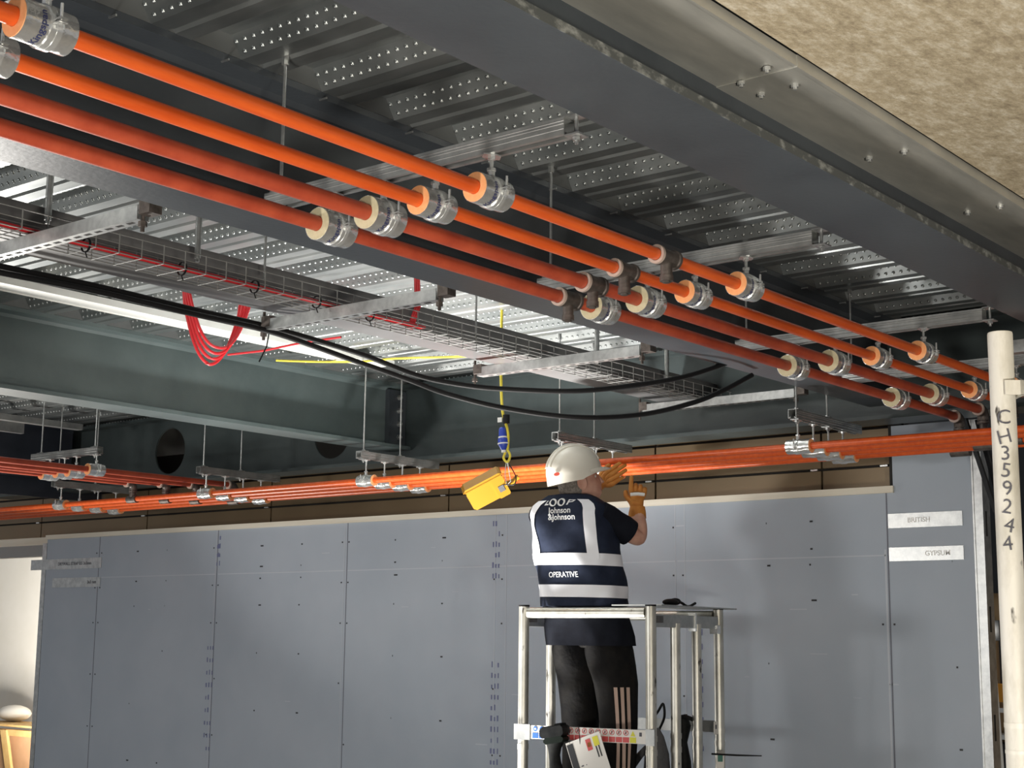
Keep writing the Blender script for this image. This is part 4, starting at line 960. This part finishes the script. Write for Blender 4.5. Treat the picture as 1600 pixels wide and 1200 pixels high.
mb = MB().use(TROU).loft([[Vector((5.765, 4.135, z)) + Rd * (a * math.cos(2 * PI * j / 32)) + Fd * (b * math.sin(2 * PI * j / 32)) for j in range(32)] for z, a, b in ((.06, .176, .122), (0, .180, .128), (-.04, .150, .10))]); mb.build('trouser_seat', TROU, W)
for k in range(3):                                              # side stripes on the right leg, below the pocket
    mb = MB().use(STRIPE); th = math.radians(-62 + 17 * k); rows = []
    for i in range(20):
        z = -.215 - i * .033
        for r0, r1 in zip(rgR[:-1], rgR[1:]):
            if r1[0].z <= z <= r0[0].z:
                t = (r0[0].z - z) / (r0[0].z - r1[0].z); row = []
                for dth in (-.085, .085):
                    j = ((th + dth) % (2 * PI)) / (2 * PI) * 28; j0 = int(j) % 28; f = j - int(j)
                    p = (r0[j0].lerp(r0[(j0 + 1) % 28], f)).lerp(r1[j0].lerp(r1[(j0 + 1) % 28], f), t)
                    c = (sum(r0, Vector()) / 28).lerp(sum(r1, Vector()) / 28, t); row.append(p + (p - c).normalized() * .0035)
                rows.append(row); break
    kk = mb.add([p for r in rows for p in r])
    for i in range(len(rows) - 1): mb.face([kk + 2 * i, kk + 2 * i + 1, kk + 2 * i + 3, kk + 2 * i + 2], True)
    mb.build('side_stripe', STRIPE, LR)
for sg in (1, -1):
    c = Vector((5.755, 4.10, ZPL)) + Rd * sg * .10
    mb = MB().use(BLACK).loft([[c + Vector((0, 0, z)) + Rd * (a * math.cos(2 * PI * j / 20)) + Fd * (.05 + b * math.sin(2 * PI * j / 20)) for j in range(20)] for z, a, b in ((0, .052, .145), (.02, .054, .148), (.05, .050, .135), (.08, .046, .10), (.11, .048, .07))]); mb.build('boot', BLACK, W)

# body: one continuous skinned surface (trunk, neck, head, arms to the wrists, legs)
def skin_mesh(name, verts, edges, radii, m, parent, root=0, levels=2):
    me = bpy.data.meshes.new(name); off = wl(parent)
    me.from_pydata([(v.x - off.x, v.y - off.y, v.z - off.z) for v in verts], edges, [])
    o = bpy.data.objects.new(name, me); COL.objects.link(o)
    sk = o.modifiers.new('skin', 'SKIN'); sk.use_smooth_shade = True
    lay = me.skin_vertices[0] if me.skin_vertices else None
    if lay is None:
        bm = bmesh.new(); bm.from_mesh(me); bm.verts.layers.skin.verify(); bm.to_mesh(me); bm.free(); lay = me.skin_vertices[0]
    for i, r in enumerate(radii):
        rr = r if isinstance(r, tuple) else (r, r)
        lay.data[i].radius = rr; lay.data[i].use_root = (i == root)
    sb = o.modifiers.new('sub', 'SUBSURF'); sb.levels = levels; sb.render_levels = levels
    nm = bpy.data.meshes.new_from_object(o.evaluated_get(bpy.context.evaluated_depsgraph_get()))
    bpy.data.objects.remove(o); bpy.data.meshes.remove(me)
    nm.name = name; nm.materials.clear(); nm.materials.append(m)
    for p in nm.polygons: p.use_smooth = True
    o = bpy.data.objects.new(name, nm); COL.objects.link(o); o.parent = parent; WORLD[o.name] = off.copy()
    return o
hipc = Vector((5.765, 4.13, -.02))
shR = ctr(.562) + Rd * .175 + Fd * .02; shL = ctr(.575) - Rd * .165 + Fd * .02
elR = at(1001, 845, 0, 5.95); wrR = at(996, 798, 0, 6.0)
wrL = at(926, 766, 0, 5.97); elL = shL.lerp(wrL, .5) + Vector((.04, .10, -.12))
hd = ctr(.70) + Vector((.015, -.03, 0))
verts = [hipc, ctr(.15), ctr(.35), ctr(.50), ctr(.60), ctr(.66) + Vector((0, -.01, 0)),
         shR, shR.lerp(elR, .5), elR, elR.lerp(wrR, .45), wrR,
         shL, shL.lerp(elL, .5), elL, elL.lerp(wrL, .45), wrL,
         Vector((5.765, 4.10, -.12)) + Rd * .09, Vector((5.78, 4.10, -.47)) + Rd * .1, Vector((5.755, 4.10, -.88)) + Rd * .1,
         Vector((5.765, 4.10, -.12)) - Rd * .09, Vector((5.78, 4.10, -.47)) - Rd * .1, Vector((5.755, 4.10, -.88)) - Rd * .1]
edges = [(0, 1), (1, 2), (2, 3), (3, 4), (4, 5), (3, 6), (6, 7), (7, 8), (8, 9), (9, 10), (3, 11), (11, 12), (12, 13), (13, 14), (14, 15), (0, 16), (16, 17), (17, 18), (0, 19), (19, 20), (20, 21)]
radii = [.085, .105, .12, .11, .062, .056, .058, .050, .042, .044, .031, .058, .050, .042, .042, .031, .062, .050, .038, .062, .050, .038]
body = skin_mesh('body', verts, edges, radii, SKIN, W)
# head with face, joined into the body mesh
HY = math.radians(-34); Hf = Vector((math.cos(HY), math.sin(HY), .22)).normalized(); Hr = Vector((math.sin(HY), -math.cos(HY), 0)).normalized(); Hu = Hr.cross(Hf).normalized()
HC = ctr(.70) + Vector((.010, -.024, .048))
mb = MB().use(SKIN)
def hp(f, r, u): return HC + Hf * f + Hr * r + Hu * u
prof = [(-.115, .020, .052, .058), (-.100, .030, .052, .066), (-.080, .026, .060, .078), (-.055, .018, .066, .086), (-.030, .010, .070, .092), (0, .004, .073, .096), (.030, 0, .075, .098), (.060, -.002, .073, .096), (.085, -.004, .062, .082), (.105, -.005, .040, .055)]
rings = []
for u, fo, a, b in prof:
    ring = []
    for j in range(32):
        t = 2 * PI * j / 32; c, s = math.cos(t), math.sin(t); f = fo + b * s; r = a * c
        if s > .9: f += {-.080: .006, -.055: .010, -.030: .016, 0: .010}.get(u, 0) * (s - .9) * 10          # mouth, nose
        if u == .0 and .80 < s < .97: f -= .010                                                               # eye sockets
        ring.append(hp(f, r, u))
    rings.append(ring)
mb.loft(rings)
mb.tube([hp(.098, 0, .012), hp(.112, 0, -.012), hp(.122, 0, -.030), hp(.104, 0, -.040)], [.008, .010, .013, .006], 10)   # nose
mb.tube([hp(-.02, 0, -.06), ctr(.66) + Vector((0, -.01, 0)), ctr(.60)], [.058, .060, .066], 20)                          # neck under the jaw
for sg in (1, -1):                                                                                             # ears
    k = [hp(-.006 + .020 * math.cos(t), sg * .078, -.022 + .030 * math.sin(t)) for t in [2 * PI * i / 14 for i in range(14)]]
    k2 = [hp(-.012 + .024 * math.cos(t), sg * .088, -.020 + .034 * math.sin(t)) for t in [2 * PI * i / 14 for i in range(14)]]
    k3 = [hp(-.008 + .014 * math.cos(t), sg * .084, -.020 + .022 * math.sin(t)) for t in [2 * PI * i / 14 for i in range(14)]]
    mb.loft([k, k2, k3])
head = mb.build('head', SKIN, W)
bm = bmesh.new(); bm.from_mesh(body.data); bm.from_mesh(head.data); bm.to_mesh(body.data); bm.free(); bpy.data.objects.remove(head)
for p_ in body.data.polygons: p_.use_smooth = True
mb = MB().use(HAIR); rg = []
for u, fo, a, b in ((-.070, -.012, .066, .084), (-.050, -.006, .071, .092), (-.025, 0, .0745, .098), (.0, .002, .0775, .101), (.03, .0, .079, .102)):
    rg.append([hp(fo + b * math.sin(t), a * math.cos(t), u) for t in [PI * 1.02 + PI * .96 * j / 24 for j in range(25)]])
k = mb.add([p for r in rg for p in r])
for i in range(4):
    for j in range(24): mb.face([k + i * 25 + j, k + i * 25 + j + 1, k + (i + 1) * 25 + j + 1, k + (i + 1) * 25 + j], True)
mb.build('hair', HAIR, W)
for sg in (1, -1): MB().use(WHITE).ball(hp(.079, sg * .030, .0), .009, 10, 8).build('eye', WHITE, W)
MB().use(mat('lips', (.42, .16, .13), .6)).tube([hp(.098, -.022, -.068), hp(.108, 0, -.066), hp(.098, .022, -.068)], .005, 8).build('mouth', None, W)
# helmet


mb = MB().use(HAT); rg = []
HB = Hf * .0
hu = Hu; N_ = 48
def hat(f, r, u): return HC + Hf * (f - .008) + Hr * r + Hu * (u + .030)
lev = [(0, 1.0)] + [(.006 + .136 * math.sin(PI / 2 * i / 12), max(.02, math.cos(PI / 2 * i / 12))) for i in range(13)]
for u, k_ in lev:
    ring = []
    for j in range(N_):
        t = 2 * PI * j / N_; c, s = math.cos(t), math.sin(t); a, b = .108 * k_, .138 * k_
        rid = 0
        for q in (-.040, -.014, .014, .040):
            if abs(a * c - q) < .006: rid = 0
        ring.append(hat(b * s, a * c, u + (rid if u > .05 else 0) + (.012 * max(0, s) if u == 0 else 0)))
    rg.append(ring)
low = [hat(.140 * math.sin(2 * PI * j / N_) - .002, .110 * math.cos(2 * PI * j / N_), -.036 + (.030 * max(0, math.sin(2 * PI * j / N_)) ** .7 if math.sin(2 * PI * j / N_) > 0 else 0)) for j in range(N_)]
mb.loft([low] + rg, True, False)
k = mb.add([hat(0, 0, .1425)]); n0 = len(mb.v) - 1
base = len(low) * len(rg)
for j in range(N_): mb.face([base + j, base + (j + 1) % N_, n0], True)
helm = mb.build('helmet', HAT, W, sharp=60)
mb = MB().use(HAT); outer = []; inner = []                      # peak and rim
for j in range(25):
    t = PI * .10 + PI * .80 * j / 24; s = math.sin(t)
    inner.append(hat(.137 * s, .107 * math.cos(t), .002 + .010 * s)); outer.append(hat((.137 + .052 * max(0, (s - .3)) * 1.3) * s + .003, .112 * math.cos(t), -.010 + .006 * s))
k = mb.add(inner + outer + [p - Hu * .005 for p in outer] + [p - Hu * .007 for p in inner])
for r_ in range(3):
    for j in range(24): mb.face([k + r_ * 25 + j, k + r_ * 25 + j + 1, k + (r_ + 1) * 25 + j + 1, k + (r_ + 1) * 25 + j], True)
mb.build('helmet_peak', HAT, helm)
for a_ in (-.042, .0, .042):                                    # raised ribs over the crown
    mb = MB().use(HAT); pts = []
    for i in range(19):
        ph = math.radians(20 + 140 * i / 18); rr_ = a_ * (1 - .25 * abs(math.cos(ph))); kk_ = math.sqrt(1 - (rr_ / .108) ** 2); pts.append(hat(.138 * math.cos(ph) * kk_, rr_, .006 + .136 * math.sin(ph) * kk_))
    mb.tube(pts, .0058, 8); mb.build('helmet_rib', HAT, helm)
for f_, r_ in ((-.112, .066), ):
    q_ = hat(f_ * .98, r_, .012); nrm = (Hf * (f_ / .138 ** 2) + Hr * (r_ / .108 ** 2)).normalized(); tv = Hu.cross(nrm).normalized()
    mb = MB().use(mat('badge_red', (.30, .03, .015), .5)); k = mb.add([q_ + nrm * .004 + tv * .016 * math.cos(t) + Hu * .0085 * math.sin(t) for t in [2 * PI * i / 20 for i in range(20)]]); mb.face([k + i for i in range(20)]); mb.build('oval_badge', None, helm)
# shirt sleeves
def sleeve(a, b, r0, r1, name):
    mb = MB().use(NPOLO); d = (b - a).normalized(); pts = [a - d * .05, a, a.lerp(b, .35), a.lerp(b, .7), b]
    mb.tube(pts, [r0 * .9, r0, r0 * .97, r1 * 1.04, r1], 20); return mb.build(name, NPOLO, W)
sleeve(shR, shR.lerp(elR, .66), .064, .064, 'sleeve'); sleeve(shL, shL.lerp(elL, .60), .068, .062, 'sleeve')
mb = MB().use(NPOLO).ring(ctr(.625), ctr(.668) + Vector((0, -.005, 0)), .082, .066, 24); mb.build('collar', NPOLO, W)
# gloved hands with five separate fingers
def hand(wr, d, palm_n, side, curls, name, th_dir=1):
    """d: direction wrist to knuckles, palm_n: palm normal, side: towards the thumb"""
    d, palm_n, side = d.normalized(), palm_n.normalized(), side.normalized()
    V = [wr - d * .03, wr + d * .01, wr + d * .05]; E = [(0, 1), (1, 2)]; R = [.030, .030, (.036, .022)]
    kn = [(.034, .092, .070, 0), (.012, .098, .078, 1), (-.011, .095, .074, 2), (-.032, .086, .058, 3)]
    for s_, l_, fl, ci in kn:
        b = len(V); c = curls[ci]; p = wr + d * l_ + side * s_
        V.append(wr + d * .055 + side * s_ * .8); R.append(.016); E.append((2, b))
        V.append(p); R.append(.0135); E.append((b, b + 1))
        ang = 0; q = p
        for sgm, (ln, rd) in enumerate(((fl * .45, .0115), (fl * .32, .0105), (fl * .25, .0095))):
            ang += c * (.8 if sgm == 0 else 1.0); dirn = d * math.cos(ang) + palm_n * math.sin(ang); q = q + dirn * ln
            V.append(q); R.append(rd); E.append((len(V) - 2, len(V) - 1))
    b = len(V); V.append(wr + d * .030 + side * .034 + palm_n * .010); R.append(.016); E.append((1, b))
    V.append(wr + d * .060 + side * .058 + palm_n * .024); R.append(.0135); E.append((b, b + 1))
    V.append(wr + d * .088 + side * .060 + palm_n * .038); R.append(.011); E.append((b + 1, b + 2))
    return skin_mesh(name, V, E, R, GLOVE, W, 1, 2)
toC = (Vector((0, 0, 0)) - wrR).normalized(); toC.z = 0; toC.normalize(); left = Vector((-R_[0][0], -R_[0][1], 0)).normalized()
hR = hand(wrR + Vector((0, 0, .015)), Vector((.10, .02, 1)), -toC, left, [.12, 1.25, 1.35, 1.4], 'glove')
dL = (at(966, 738, 0, 6.02) - wrL)
hL = hand(wrL + dL.normalized() * .02, dL, Vector((.9, 0, .35)), Vector((-.1, .3, .9)), [.12, .2, .3, .4], 'glove')
mb = MB().use(WHITE).tube([wrR + Vector((0, 0, .075)) + toC * .030 - left * .034, wrR + Vector((0, 0, .078)) + toC * .034, wrR + Vector((0, 0, .075)) + toC * .030 + left * .034], .0085, 8); mb.build('glove_badge', WHITE, hR)
for hnd, wv, dd in ((hR, wrR, Vector((.1, .02, 1))), (hL, wrL, dL)):
    dd = dd.normalized(); mb = MB().use(GLOVE).tube([wv - dd * .035, wv - dd * .01, wv + dd * .02], [.044, .042, .036], 18); mb.build('glove_cuff', GLOVE, hnd)
